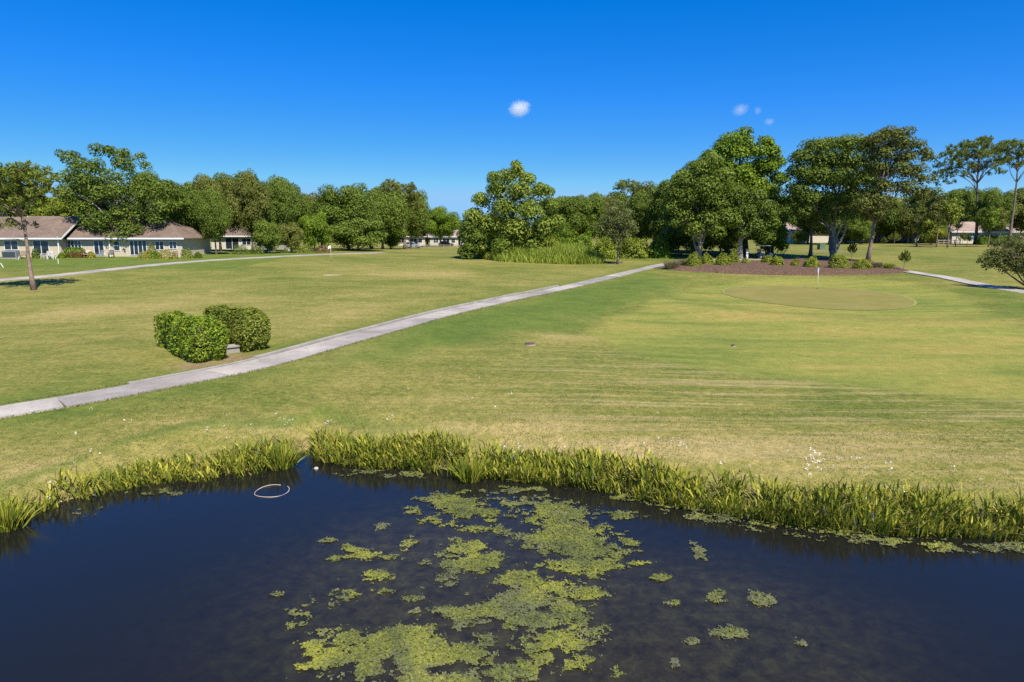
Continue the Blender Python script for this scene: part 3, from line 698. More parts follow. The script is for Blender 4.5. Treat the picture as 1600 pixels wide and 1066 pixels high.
px_tree('laurel_tree', (1165, 396), [(1161, 208, 9), (1162, 222, 13), (1135, 218, 10), (1128, 232, 13), (1152, 240, 16), (1178, 236, 14), (1108, 245, 12), (1098, 262, 14), (1125, 262, 17), (1160, 268, 18), (1190, 258, 14), (1140, 292, 18), (1180, 292, 17), (1165, 320, 17), (1135, 330, 15), (1185, 335, 15), (1165, 360, 15)],
        'tallest tree, a dense green crown peaking above the mulch bed oaks', 'oak', 'bark', 'bright', .42, .38, .9, Y=108, depth=.6, nlimb=14)
px_tree('laurel_tree', (1205, 396), [(1196, 222, 10), (1206, 235, 12), (1215, 252, 11), (1200, 262, 14), (1218, 280, 12), (1202, 300, 15), (1222, 315, 11), (1208, 340, 14), (1220, 365, 10), (1200, 378, 9)],
        'narrow bright green tree at the right shoulder of the tallest tree', 'oak', 'bark', 'bright', .32, .36, .9, Y=107, depth=.8, nlimb=10)
px_tree('oak_tree', (1301, 405), [(1275, 228, 12), (1300, 226, 12), (1322, 222, 11), (1345, 228, 12), (1255, 245, 12), (1282, 252, 15), (1312, 250, 15), (1340, 256, 14), (1246, 268, 11), (1270, 278, 14), (1302, 280, 16), (1335, 284, 14), (1356, 276, 11), (1244, 295, 11), (1262, 308, 13), (1292, 312, 14), (1325, 312, 14),
        (1352, 305, 11), (1252, 332, 10), (1280, 336, 11), (1310, 336, 10), (1340, 330, 10)],
        'wide live oak with several grey stems in the mulch bed behind the right flag', 'oak', 'oakbark', 'oak', .34, .32, .95, depth=.75, nlimb=30, fork=.2, top=(0, 0, 8), stems=4, grow=1.32)
px_tree('oak_tree', (1266, 402), [(1262, 318, 9), (1250, 330, 8), (1275, 330, 9), (1262, 345, 8), (1285, 345, 7)], 'dark thin trunk with a small crown left of the wide multi-stem oak', 'oak', 'bark', 'oak2', .26, .3, .7, nlimb=8)
px_tree('pine_tree', (1355, 413), [(1385, 210, 11), (1408, 208, 9), (1365, 220, 11), (1400, 225, 12), (1425, 228, 9), (1375, 240, 12), (1412, 246, 11), (1440, 240, 7), (1452, 246, 6), (1365, 262, 11), (1395, 266, 11), (1425, 268, 11), (1442, 280, 8), (1375, 290, 11), (1410, 292, 10), (1360, 310, 12), (1385, 318, 11), (1430, 300, 8), (1365, 335, 9), (1345, 320, 10)],
        'tall open-crowned tree with straight brown trunk at the right of the mulch bed', 'oak', 'pinebark', 'oak2', .23, .30, .9, depth=.6, nlimb=36, fork=.3, top=(1.6, 0, 15), grow=1.28)
px_tree('pine_tree', (1524, 382), [(1510, 226, 10), (1530, 220, 10), (1550, 226, 9), (1492, 238, 10), (1515, 240, 11), (1540, 238, 11), (1562, 234, 8), (1482, 252, 8), (1500, 258, 9), (1550, 252, 9), (1472, 268, 6), (1490, 272, 7), (1568, 250, 7), (1535, 262, 8), (1480, 284, 5), (1560, 268, 5)],
        'umbrella-crowned pine with dark trunk near the right villas', 'pine', 'bark', 'pine', .32, .5, .95, depth=.75, nlimb=36, fork=.45)
px_tree('pine_tree', (1577, 383), [(1580, 224, 8), (1598, 226, 9), (1570, 232, 7), (1590, 240, 9), (1612, 236, 9), (1572, 246, 6), (1604, 252, 7), (1588, 256, 5)], 'thin tall pine at the right edge beside the umbrella pine', 'pine', 'bark', 'pine', .26, .5, .75, Y=128, nlimb=20, fork=.5)
px_tree('cypress_tree', (965, 413), [(966, 318, 8), (956, 330, 10), (978, 332, 10), (948, 345, 10), (966, 346, 12), (984, 350, 10), (940, 358, 8), (958, 364, 10), (978, 366, 9), (992, 358, 6), (966, 376, 7)],
        'rusty green young cypress with bare straight trunk beside the cart path', 'oak', 'bark', 'cypress', .15, .22, .42, depth=.8, nlimb=22, fork=.4)
px_tree('crape_myrtle', (1604, 452), [(1600, 372, 9), (1578, 382, 9), (1610, 388, 12), (1560, 394, 9), (1585, 398, 11), (1548, 404, 7), (1570, 410, 9), (1596, 412, 11), (1622, 405, 12), (1556, 416, 6), (1584, 422, 7), (1612, 424, 9), (1540, 410, 4)],
        'low bronze-leaved tree cut by the right edge of the picture', 'oak', 'bark', 'crape', .12, .15, .75, depth=.8, nlimb=24, fork=.05, top=(0, 0, 1.6))
px_tree('pine_tree', (632, 391), [(610, 285, 9), (625, 292, 10), (642, 292, 9), (600, 298, 8), (650, 305, 9), (630, 310, 10), (612, 315, 9), (640, 325, 9), (655, 318, 6), (622, 332, 8), (645, 340, 6)],
        'tall pine with reddish trunk beside the silver car', 'pine', 'pinebark', 'oak2', .26, .6, .85, Y=150, depth=.8, nlimb=20, fork=.4)

# ---- the woods behind
BG = [
 ('oakC', 96, 112, 300, 70, 'pale yellow-green tree behind the left villa roof', 'shrub', 'broadleaf_tree'),
 ('oakA', 10, 116, 285, 110, 'dark oak crown behind the lone pine at the left edge', 'oak', 'oak_tree'),
 ('oakB', 62, 120, 300, 80, 'oak showing between the lone pine and the ragged oak', 'oak2', 'oak_tree'),
 ('oakB', 240, 122, 275, 90, 'oak rising behind the long villa, right of the ragged oak', 'oak', 'oak_tree'),
 ('oakC', 300, 100, 286, 62, 'oak standing at the right end of the long villa', 'oak', 'oak_tree'),
 ('oakA', 345, 108, 276, 88, 'broad grey-green oak right of the long villa', 'oak2', 'oak_tree'),
 ('oakB', 395, 106, 275, 76, 'grey-green oak in front of the partly hidden villa', 'oak2', 'oak_tree'),
 ('oakC', 428, 112, 276, 62, 'dark oak with straight trunk at the partly hidden villa', 'oak', 'oak_tree'),
 ('oakB', 462, 128, 300, 70, 'oak behind the blue awning, left of the round oak', 'oak', 'oak_tree'),
 ('oakB', 338, 98, 300, 58, 'low-branched oak at the corner between the two left villas', 'oak', 'oak_tree'),
 ('bushy', 418, 104, 345, 46, 'dark leafy tree before the wall of the partly hidden villa', 'oak', 'oak_tree'),
 ('bushy', 455, 108, 350, 44, 'bushy tree at the right end of the partly hidden villa', 'oak2', 'oak_tree'),
 ('bushy', 492, 116, 335, 56, 'low bright tree in front of the blue awning', 'bright', 'broadleaf_tree'),
 ('oakA', 545, 130, 293, 110, 'great round oak behind the left golf flag', 'oak', 'oak_tree'),
 ('oakA', 598, 140, 300, 90, 'round oak merging with the right side of the great round oak', 'oak', 'oak_tree'),
 ('bushy', 560, 122, 345, 95, 'low dense tree at the foot of the great round oak', 'oak', 'oak_tree'),
 ('bushy', 610, 150, 350, 60, 'low tree left of the reddish pine trunk', 'bright', 'broadleaf_tree'),
 ('oakB', 688, 205, 327, 66, 'small round tree behind the silver car, in the gap', 'bright', 'broadleaf_tree'),
 ('oakC', 655, 220, 332, 48, 'distant tree between the reddish pine and the gap', 'oak2', 'broadleaf_tree'),
 ('oakC', 880, 125, 300, 70, 'tree behind the right side of the pale-leaved tree', 'oak', 'oak_tree'),
 ('oakC', 915, 128, 300, 60, 'dark slim-crowned tree left of the rusty cypress', 'oak', 'oak_tree'),
 ('pineA', 975, 150, 280, 66, 'distant pine top above the rusty cypress', 'pine', 'pine_tree'),
 ('oakB', 955, 132, 312, 66, 'oak directly behind the rusty cypress', 'oak2', 'oak_tree'),
 ('oakB', 1000, 126, 305, 74, 'oak between the rusty cypress and the mulch bed oaks', 'oak', 'oak_tree'),
 ('oakC', 1040, 118, 272, 66, 'dark oak at the left shoulder of the mulch bed oaks', 'oak', 'oak_tree'),
 ('oakA', 1135, 116, 255, 130, 'dark oak wall behind the golf cart', 'oak', 'oak_tree'),
 ('bushy', 1060, 108, 350, 70, 'dark undergrowth tree behind the left mulch bed oak', 'oak', 'oak_tree'),
 ('bushy', 1125, 106, 345, 80, 'dark undergrowth between the two mulch bed oaks', 'oak', 'oak_tree'),
 ('bushy', 1205, 105, 350, 56, 'bright undergrowth tree just right of the golf cart', 'bright', 'broadleaf_tree'),
 ('oakC', 1400, 172, 300, 74, 'dark oak behind the open-crowned tree', 'oak', 'oak_tree'),
 ('oakB', 1330, 190, 300, 90, 'oak showing behind the wide multi-stem oak', 'oak', 'oak_tree'),
 ('oakB', 1440, 165, 300, 66, 'oak behind the young trees right of the open-crowned tree', 'oak2', 'oak_tree'),
 ('oakC', 1500, 175, 290, 60, 'dark oak left of the umbrella pine trunk', 'oak', 'oak_tree'),
 ('oakB', 1545, 150, 302, 62, 'oak behind the umbrella pine trunk', 'oak', 'oak_tree'),
 ('oakB', 1600, 155, 300, 74, 'oak behind the thin pine at the right edge', 'oak2', 'oak_tree'),
 ('pineB', 1432, 138, 310, 30, 'young slim tree left of the wooden fence', 'pine', 'pine_tree'),
 ('slim', 1463, 134, 302, 34, 'slim tree with pale stem beside the fence', 'oak2', 'young_tree'),
 ('slim', 1480, 130, 308, 34, 'slim tree with leaning pale stem in front of the fence', 'shrub', 'young_tree'),
 ('slim', 1493, 136, 320, 26, 'small slim tree at the right end of the fence', 'cypress', 'young_tree'),
 ('slim', 1544, 134, 318, 34, 'slim young tree right of the umbrella pine', 'bright', 'young_tree'),
 ('slim', 1560, 136, 322, 26, 'slim young tree before the clipped hedge at right', 'oak2', 'young_tree'),
]
BG += [
 ('oakA', 150, 126, 290, 110, 'oak crown behind the ragged oak, over the villa ridge', 'oak', 'oak_tree'),
 ('oakA', 318, 132, 284, 112, 'dense oak crown over the right end of the long villa', 'oak', 'oak_tree'),
 ('oakA', 372, 136, 275, 112, 'dense oak rising over the partly hidden villa', 'oak', 'oak_tree'),
 ('oakB', 440, 138, 283, 96, 'dense oak behind the right end of the partly hidden villa', 'oak', 'oak_tree'),
 ('oakA', 502, 142, 303, 104, 'oak filling the wood behind the blue awning', 'oak2', 'oak_tree'),
 ('oakA', 580, 158, 291, 116, 'oak crown peeping over the great round oak', 'oak', 'oak_tree'),
 ('oakA', 642, 170, 300, 66, 'oak crown behind the reddish pine', 'oak', 'oak_tree'),
 ('oakC', 898, 142, 298, 84, 'oak filling the wood right of the pale-leaved tree', 'oak', 'oak_tree'),
 ('oakA', 948, 148, 303, 96, 'oak filling the wood left behind the rusty cypress', 'oak', 'oak_tree'),
 ('oakA', 1022, 142, 288, 104, 'oak filling the wood right behind the rusty cypress', 'oak2', 'oak_tree'),
 ('oakA', 1085, 122, 262, 110, 'dark oak behind the left mulch bed oak', 'oak', 'oak_tree'),
 ('oakA', 1240, 190, 305, 96, 'oak behind the gap right of the golf cart', 'oak', 'oak_tree'),
 ('oakB', 1296, 158, 318, 88, 'dark oak shading the pale villa, behind the grey stems', 'oak', 'oak_tree'),
 ('oakB', 1262, 166, 316, 62, 'oak hanging over the left end of the pale right villa', 'oak', 'oak_tree'),
 ('bushy', 1248, 160, 362, 26, 'low bush before the left end of the pale right villa', 'oak', 'oak_tree'),
 ('bushy', 1322, 162, 356, 36, 'bush before the right half of the pale right villa', 'oak', 'oak_tree'),
 ('oakA', 1370, 164, 308, 92, 'dark oak shading the verandah villa', 'oak', 'oak_tree'),
 ('oakB', 1418, 160, 322, 70, 'dark oak between the verandah villa and the young trees', 'oak2', 'oak_tree'),
 ('oakA', 1470, 190, 296, 112, 'oak crown behind the fence and young trees', 'oak', 'oak_tree'),
 ('oakA', 1562, 190, 296, 112, 'oak crown over the teal screened porch', 'oak', 'oak_tree'),
 ('oakA', 1625, 180, 300, 104, 'oak crown over the rightmost villa', 'oak', 'oak_tree'),
 ('bushy', 1345, 156, 346, 40, 'dark bush before the left end of the verandah villa', 'oak', 'oak_tree'),
 ('bushy', 1455, 150, 345, 40, 'bush with yellowing fronds beside the fence', 'shrub', 'broadleaf_tree'),
]
for pr, px, Y, top, wpx, lab, lm, nm in BG:
    bg_tree(pr, px, Y, top, wpx, lab, lm, 'bark' if 'oak' in nm else 'pinebark', 'trees behind the course', name=nm)

# a far wood that closes every gap at the horizon
def far_wood():
    cl = []
    for i in range(300):
        Y = NR.uniform(235, 300); px = NR.uniform(-250, 1850); p = gnd(px, Y)
        h = NR.uniform(4, 8.5) * (.75 if 620 < px < 760 else 1.0)
        for q in range(3): cl.append((p.x + NR.uniform(-3, 3), p.y + NR.uniform(-3, 3), 1.5 + h * (q + .6) / 3, NR.uniform(2.2, 3.6)))
    C, Nn, S = clump_leaves(cl, .95, .7); link('far_wood', leaf_mesh('far_wood', C, Nn, S, .6), M['oak'], label='distant wood closing the horizon behind all the houses', cat='wood', kind='stuff')
far_wood()

# ------------------------------------------------------------------ shrubs, hedges, tall grass
def shrub_mesh(name, r, h, leaf, n, lumpy=.25, seed=0):
    d = sph(n); d[:, 2] = np.abs(d[:, 2]) * 1.0 - .12
    rr = (.72 + .32 * NR.random(n) ** .5) * (1 + lumpy * (fbm(d[:, 0] * 2.5 + seed, d[:, 1] * 2.5 + d[:, 2] * 2.5, seed, 3) - .5) * 2)
    P = d * rr[:, None] * np.array([r, r, h]); P[:, 2] = np.maximum(P[:, 2] + .08 * h, .02)
    return leaf_mesh(name, P, d * .8 + NR.normal(size=(n, 3)) * .5 + np.array([0, 0, .3]), leaf * NR.uniform(.6, 1.4, n), .55)
def stems(name, r, h, n=6):
    b = MB()
    for i in range(n):
        a = i * 6.283 / n; b.tube([(0.04 * math.cos(a), .04 * math.sin(a), -.05), (r * .35 * math.cos(a), r * .35 * math.sin(a), h * .4), (r * .6 * math.cos(a + .2), r * .6 * math.sin(a + .2), h * .75)], [.02 + .01 * r, .015, .006], 5)
    return b.mesh(name)
def shrub(px, py, wpx, hpx, label, leafm='shrub', group=None, leaf=.13, n=2600, name='shrub', Y=None, lumpy=.3, sy=1.0):
    loc = ong(px, py) if Y is None else gnd(px, Y)
    if inpoly(np.array([loc.x]), np.array([loc.y]), MULCH)[0]: loc.z = bedz(loc.x, loc.y)
    k = (loc.y * cp + (CAMZ - loc.z) * sp) / F; r = wpx * k / 2; h = hpx * k * .95
    o = empty(name, loc, 0, label=label, cat='shrub', group=group)
    f = link('foliage', shrub_mesh('foliage', r, h, leaf, n, lumpy, R.randrange(99)), M[leafm], o); f.scale = (1, sy, 1)
    link('stems', stems('stems', r, h), M['bark'], o); return o
BEDS = 'shrubs in the mulch bed'
for a in ((1083, 420, 26, 22, 'large rounded golden shrub at the left end of the mulch bed'), (1104, 416, 19, 17, 'golden shrub just right of the large left-end one'),
          (1129, 418, 24, 19, 'wide rounded shrub before the slim forked oak'), (1145, 414, 18, 18, 'golden shrub tucked behind the wide rounded one'),
          (1199, 414, 18, 12, 'low golden shrub right in front of the golf cart'), (1214, 418, 19, 15, 'rounded shrub right of the golf cart'),
          (1242, 419, 11, 11, 'smallest rounded shrub in the middle of the mulch bed'), (1268, 421, 24, 17, 'rounded shrub just left of the right golf flag'),
          (1309, 423, 31, 23, 'biggest bright shrub at the foot of the multi-stem oak'), (1346, 424, 27, 16, 'flat-topped shrub at the foot of the straight brown trunk'),
          (1165, 415, 12, 9, 'sparse young shrub left of the golf cart')):
    shrub(*a, group=BEDS, leaf=.15, n=2400 if 'sparse' not in a[4] else 350)
def tuft_mesh(name, r, h, n, wid=.02, spread=.7, bend=.25):
    """upright blades leaning outward, each bent once"""
    a = NR.uniform(0, 6.283, n); q = r * NR.random(n) ** .5 * .6; bx, by = q * np.cos(a), q * np.sin(a)
    L = h * NR.uniform(.55, 1.05, n); ln = spread * NR.uniform(.1, 1, n) * (q / (r * .6) * .7 + .3); a2 = a + NR.normal(size=n) * .5
    return blades(name, np.c_[bx, by, np.zeros(n)], L, a2, ln, wid, bend)
def blades(name, B, L, az, lean, wid, bend, tip=.15, zoff=0, attrs=None):
    n = len(B); d = np.c_[np.cos(az), np.sin(az)]; s = np.c_[-np.sin(az + NR.normal(size=n) * .8), np.cos(az + NR.normal(size=n) * .8)]
    s = np.c_[np.cos(NR.uniform(0, 6.28, n)), np.sin(NR.uniform(0, 6.28, n))]; s /= np.linalg.norm(s, axis=1, keepdims=True)
    wv = (wid if hasattr(wid, '__len__') else np.full(n, wid))[:, None]
    def P(t, f):
        h = L * t * (1 - .25 * lean * t); o = L * (lean * t * .6 + bend * lean * t * t)
        c = np.c_[B[:, 0] + d[:, 0] * o, B[:, 1] + d[:, 1] * o, B[:, 2] + h]
        return [np.c_[c[:, :2] - s * wv * f * .5, c[:, 2]], np.c_[c[:, :2] + s * wv * f * .5, c[:, 2]]]
    p0, p1, p2 = P(0, .7), P(.55, 1.0), P(1.0, tip)
    V = np.stack([p0[0], p0[1], p1[1], p1[0], p2[1], p2[0]], 1).reshape(-1, 3); i = np.arange(n) * 6
    Q = np.concatenate([np.c_[i, i + 1, i + 2, i + 3], np.c_[i + 3, i + 2, i + 4, i + 5]]); r = NR.random(n)
    return np_mesh(name, V, Q, {'rnd': np.r_[r, r]})
for px, py, wpx, hpx, lab, m in ((1050, 421, 26, 14, 'tan ornamental grass clump at the left tip of the mulch bed', 'tangrass'), (1066, 419, 14, 11, 'small tan grass clump beside the left tip clump', 'tangrass'),
                                 (1368, 422, 22, 9, 'dull grass clump right of the flat-topped shrub', 'tangrass'), (1388, 423, 16, 9, 'green grass clump near the right tip of the mulch bed', 'tallgrass')):
    loc = ong(px, py); loc.z = bedz(loc.x, loc.y); k = loc.y / F
    o = empty('grass_clump', loc, label=lab, cat='grass clump', group='grass clumps in the mulch bed')
    link('blades', tuft_mesh('blades', wpx * k * .6, hpx * k, 700, .035, .9), M[m], o)

def hedge_mesh(L, W, H, leaf, n):
    fa = np.array([L * W * 1.5, L * H, L * H, W * H, W * H]); k = NR.choice(5, n, p=fa / fa.sum()); u, v = NR.random(n), NR.random(n)
    P = np.zeros((n, 3)); Nn = np.zeros((n, 3)); ins = NR.random(n) ** 2 * .22
    t = k == 0; P[t] = np.c_[u[t] * L, (v[t] - .5) * W, H - ins[t]]; Nn[t] = (0, 0, 1)
    for kk, s in ((1, -1), (2, 1)):
        t = k == kk; P[t] = np.c_[u[t] * L, s * (W / 2 - ins[t]), v[t] * H]; Nn[t] = (0, s, .15)
    for kk, s in ((3, 0), (4, 1)):
        t = k == kk; P[t] = np.c_[s * L + (ins[t] if s == 0 else -ins[t]), (u[t] - .5) * W, v[t] * H]; Nn[t] = (2 * s - 1, 0, .15)
    # rounded shoulders and a lumpy skin, a little narrower at the ground
    z = P[:, 2] / H; sh = np.clip((z - .72) / .28, 0, 1) ** 2 * .30 + np.clip(.25 - z, 0, 1) * .5
    P[:, 0] = L / 2 + (P[:, 0] - L / 2) * (1 - sh * .45); P[:, 1] *= (1 - sh)
    lump = (fbm(P[:, 0] * 1.1 + P[:, 2], P[:, 1] * 1.1 + P[:, 2] * .7, 17, 4) - .5) * .8
    P += Nn * lump[:, None] + NR.normal(size=(n, 3)) * .025; P[:, 2] = np.maximum(P[:, 2], .03)
    return leaf_mesh('foliage', P, Nn + NR.normal(size=(n, 3)) * .55 + np.array([0, 0, .25]), leaf * NR.uniform(.6, 1.45, n), .5)
ha = (ong(247, 543) - ong(312, 571)); hang = math.atan2(ha.y, ha.x)
def hedge(px, py, L, W, H, label, m, name='clipped_hedge', ang=None, leaf=.105, n=17000, cat='hedge', group=None):
    loc = ong(px, py); o = empty(name, loc, hang if ang is None else ang, label=label, cat=cat, group=group)
    link('foliage', hedge_mesh(L, W, H, leaf, n), M[m], o)
    b = MB()
    for i in range(int(L / .5)): b.tube([(.3 + i * .5, R.uniform(-.1, .1), -.05), (.3 + i * .5, R.uniform(-.3, .3), H * .55), (.3 + i * .5 + R.uniform(-.2, .2), R.uniform(-.4, .4), H * .85)], [.03, .022, .01], 5)
    b.build('stems', M['bark'], o); return o
hedge(333, 566, 5.3, 1.25, 1.52, 'larger clipped hedge block nearest the path, bright green leaves', 'hedge')
hedge(404, 549, 5.0, 1.15, 1.55, 'clipped hedge block on the right of the pair, bronzed on its path end', 'hedge2')
# concrete block between the two hedges
p = ong(367, 553) + ha.normalized() * .35; p.z = tz(p.x, p.y); o = empty('concrete_seat', p, hang + math.pi / 2, label='low concrete block seat standing between the two clipped hedges', cat='seat')
MB().box(-.34, .34, -.24, .24, .24, .32).build('seat_slab', M['conc'], o, .015); MB().box(-.27, .27, -.18, .18, -.05, .238).build('support', M['conc'], o, .01)

# the tall grass bank in the middle distance
def tall_grass():
    poly = gpoly([(748, 404), (780, 409), (830, 411.5), (890, 413.5), (942, 413), (946, 409), (900, 400.5), (860, 398), (800, 396), (755, 398)])
    P = np.array(poly); lo, hi = P.min(0), P.max(0); pts = NR.uniform(lo, hi, (60000, 2)); ins = inpoly(pts[:, 0], pts[:, 1], poly); pts = pts[ins][:14000]
    n = len(pts); d = pdist(pts[:, 0], pts[:, 1], poly); h = (1.15 + 1.15 * np.clip(d / 2.5, 0, 1)) * (.65 + .6 * fbm(pts[:, 0] * .35, pts[:, 1] * .35, 3, 3)) * NR.uniform(.7, 1.15, n)
    B = np.c_[pts, terr(pts[:, 0], pts[:, 1]) - .03]
    link('tall_grass', blades('tall_grass', B, h, NR.uniform(0, 6.28, n), NR.uniform(.1, .6, n), .10, .4, .12), M['tallgrass'], label='bank of tall uncut grass in front of the pale-leaved tree', cat='grass', kind='stuff')
tall_grass()
for a in ((775, 401, 52, 26, 'yellow-green bush at the left end of the tall grass bank'), (850, 400, 56, 34, 'bright yellow-green bush in the middle of the tall grass bank'),
          (905, 401, 58, 38, 'light green bush at the right part of the tall grass bank'), (945, 404, 46, 34, 'bush with pale blossom specks left of the rusty cypress'),
          (990, 403, 52, 34, 'bright yellow-green bush right behind the rusty cypress'), (1030, 402.5, 40, 30, 'green bush left of the mulch bed oaks'), (880, 397, 50, 44, 'leafy green bush under the trees, above the tall grass'),
          (815, 397, 60, 40, 'leafy bush under the middle of the pale-leaved tree')):
    shrub(*a, leafm='bright' if 'green bush' in a[4] and 'yellow' not in a[4] else 'shrub', leaf=.26, n=4600, name='bush', group='bushes by the tall grass', lumpy=.5)

# young pines with upright candles
def young_pine(px, py, hpx, wpx, label, Y=None):
    loc = ong(px, py) if Y is None else gnd(px, Y)
    if inpoly(np.array([loc.x]), np.array([loc.y]), MULCH)[0]: loc.z = bedz(loc.x, loc.y)
    k = (loc.y * cp + (CAMZ - loc.z) * sp) / F; H = hpx * k; r = wpx * k / 2
    o = empty('young_pine', loc, label=label, cat='tree', group='young pines on the right lawn')
    MB().tube([(0, 0, -.05), (.02, 0, H * .5), (0, .02, H * .9)], [.035, .03, .012], 7).build('trunk', M['pinebark'], o)
    C = []; D = []; br = MB()
    def spray(a, b, w):
        a, b = np.array(a), np.array(b); n = 170; t = NR.random(n)[:, None]; C.append(a + (b - a) * t + NR.normal(size=(n, 3)) * w * .35); D.append(np.tile(b - a, (n, 1)) + NR.normal(size=(n, 3)) * .25)
    spray((0, 0, H * .55), (0, 0, H), .16 * r + .06)
    for i in range(9):
        an = i * 2.4; z = H * (.42 + .035 * i); f = r * (1 - .06 * i); e = (f * math.cos(an), f * math.sin(an), z + .12 * H)
        br.tube([(0, 0, z - .04 * H), (e[0] * .6, e[1] * .6, z), e], [.015, .012, .006], 5); spray((e[0] * .35, e[1] * .35, z), e, .2 * r + .05); spray(e, (e[0] * 1.02, e[1] * 1.02, e[2] + .1 * H), .05)
    br.build('branches', M['pinebark'], o)
    C = np.concatenate(C); n = len(C); link('crown', leaf_mesh('crown', C, sph(n), np.full(n, .17) * NR.uniform(.7, 1.4, n), .22), M['pine'], o)
young_pine(1412, 423, 33, 17, 'young pine at the right tip of the mulch bed, beside the thin path')
young_pine(1330, 412, 32, 13, 'young pine between the multi-stem oak and the straight brown trunk')
young_pine(1397, 386, 25, 20, 'bushy young pine before the dark verandah villa')
young_pine(1381, 384, 14, 9, 'smallest young pine left of the bushy young pine')
young_pine(1503, 386, 24, 13, 'young pine just left of the umbrella pine trunk')
young_pine(1511, 385, 20, 12, 'young pine touching the umbrella pine trunk')

# ------------------------------------------------------------------ reeds, algae and things on the water
def reeds():
    n = 10500; px = NR.uniform(-60, 1660, n * 2); x = np.array([0.0] * len(px))
    xs = NR.uniform(SHORE[2].x - 2.5, SHORE[-4].x + 2.0, n * 2); sY = shore(xs)
    wd = .75 + .55 * fbm(xs * .5, xs * 0, 5, 3); off = NR.random(n * 2) ** 1.15 * wd + .02
    y = sY + off
    dens = fbm(xs * 1.15, y * 1.15, 41, 3); keep = dens > .34 + .10 * NR.normal(size=n * 2) * .5
    gap = np.abs(xs - atz(468, 712, 0).x) < .26; keep &= ~gap
    keep &= ~((xs < atz(330, 745, 0).x) & (NR.random(n * 2) < .45))
    xs, y, off, dens = [a[keep][:n] for a in (xs, y, off, dens)]; n = len(xs)
    h = (.08 + .66 * fbm(xs * 1.3, y * 1.3, 77, 3)) * NR.uniform(.5, 1.12, n) * np.where(NR.random(n) < .05, 1.3, 1) * np.clip(.72 + (xs + 8) * .05, .72, 1) * (1 - .25 * np.clip(off - .9, 0, 1))
    zb = np.minimum(terr(xs, y), .3) ; zb = np.where(zb < 0, np.maximum(zb, -.15), zb - .02)
    B = np.c_[xs, y, zb]; az = NR.uniform(0, 6.28, n); front = off < .25; az[front] = NR.normal(-1.57, .9, front.sum())
    lean = NR.uniform(.05, .75, n) ** 1.3
    me1 = blades('stalks', B, h - zb * 0, az, lean, .016, .3, .8)
    # lance-shaped leaf blades on top of the stalks
    tipx = B[:, 0] + np.cos(az) * h * lean * .62; tipy = B[:, 1] + np.sin(az) * h * lean * .62; tz_ = B[:, 2] + h * (.78)
    Bl = np.c_[tipx, tipy, tz_]; me2 = blades('leaves', Bl, NR.uniform(.15, .36, n), az, lean * .9 + .1, NR.uniform(.024, .056, n), .5, .05)
    m = n // 2; id_ = NR.integers(0, n, m); me3 = blades('low', B[id_] + NR.normal(size=(m, 3)) * np.array([.06, .06, 0]), h[id_] * .55, NR.uniform(0, 6.28, m), NR.uniform(.3, 1.2, m), .034, .6, .05)
    dead = NR.random(n) < .2; me4 = blades('dry_leaves', Bl[dead], NR.uniform(.15, .36, dead.sum()), az[dead], lean[dead] + .5, .03, .9, .05); me2 = blades('leaves', Bl[~dead], NR.uniform(.15, .36, (~dead).sum()), az[~dead], lean[~dead] * .9 + .1, NR.uniform(.024, .056, (~dead).sum()), .5, .05)
    root = link('pickerelweed', me2, M['reed'], label='belt of pickerelweed lining the whole pond bank', cat='reeds', kind='stuff')
    for nm, me, mt in (('stalks', me1, 'reed'), ('low_leaves', me3, 'dryreed'), ('dry_leaves', me4, 'dryreed')): link(nm, me, M[mt], root, kind='stuff')
    # violet flower spikes here and there
    q = NR.integers(0, n, 170); b = blades('flower_spikes', Bl[q] + np.array([0, 0, .05]), NR.uniform(.12, .2, 170), az[q], lean[q] * .4, .02, .2, .4); link('flower_spikes', b, M['violet'], root, kind='stuff')
reeds()
def reed_clump(px, py, hpx, wpx, label, n=260):
    p = atz(px, py, 0); k = p.y / F; o = empty('reed_clump', p, label=label, cat='reeds', group='separate reed clumps')
    p.z = min(0, tz(p.x, p.y)); o.location.z = max(p.z, -.15)
    link('leaves', tuft_mesh('leaves', wpx * k * .5, hpx * k * 1.1, n, .035, .95, .35), M['reed'], o); return o
reed_clump(441, 729, 48, 52, 'upright yellowish reed clump standing alone left of the open gap in the bank')
reed_clump(12, 825, 60, 56, 'reed clump at the very left end of the bank')
reed_clump(735, 750, 52, 40, 'pale green reed clump reaching into the water left of centre', 200)

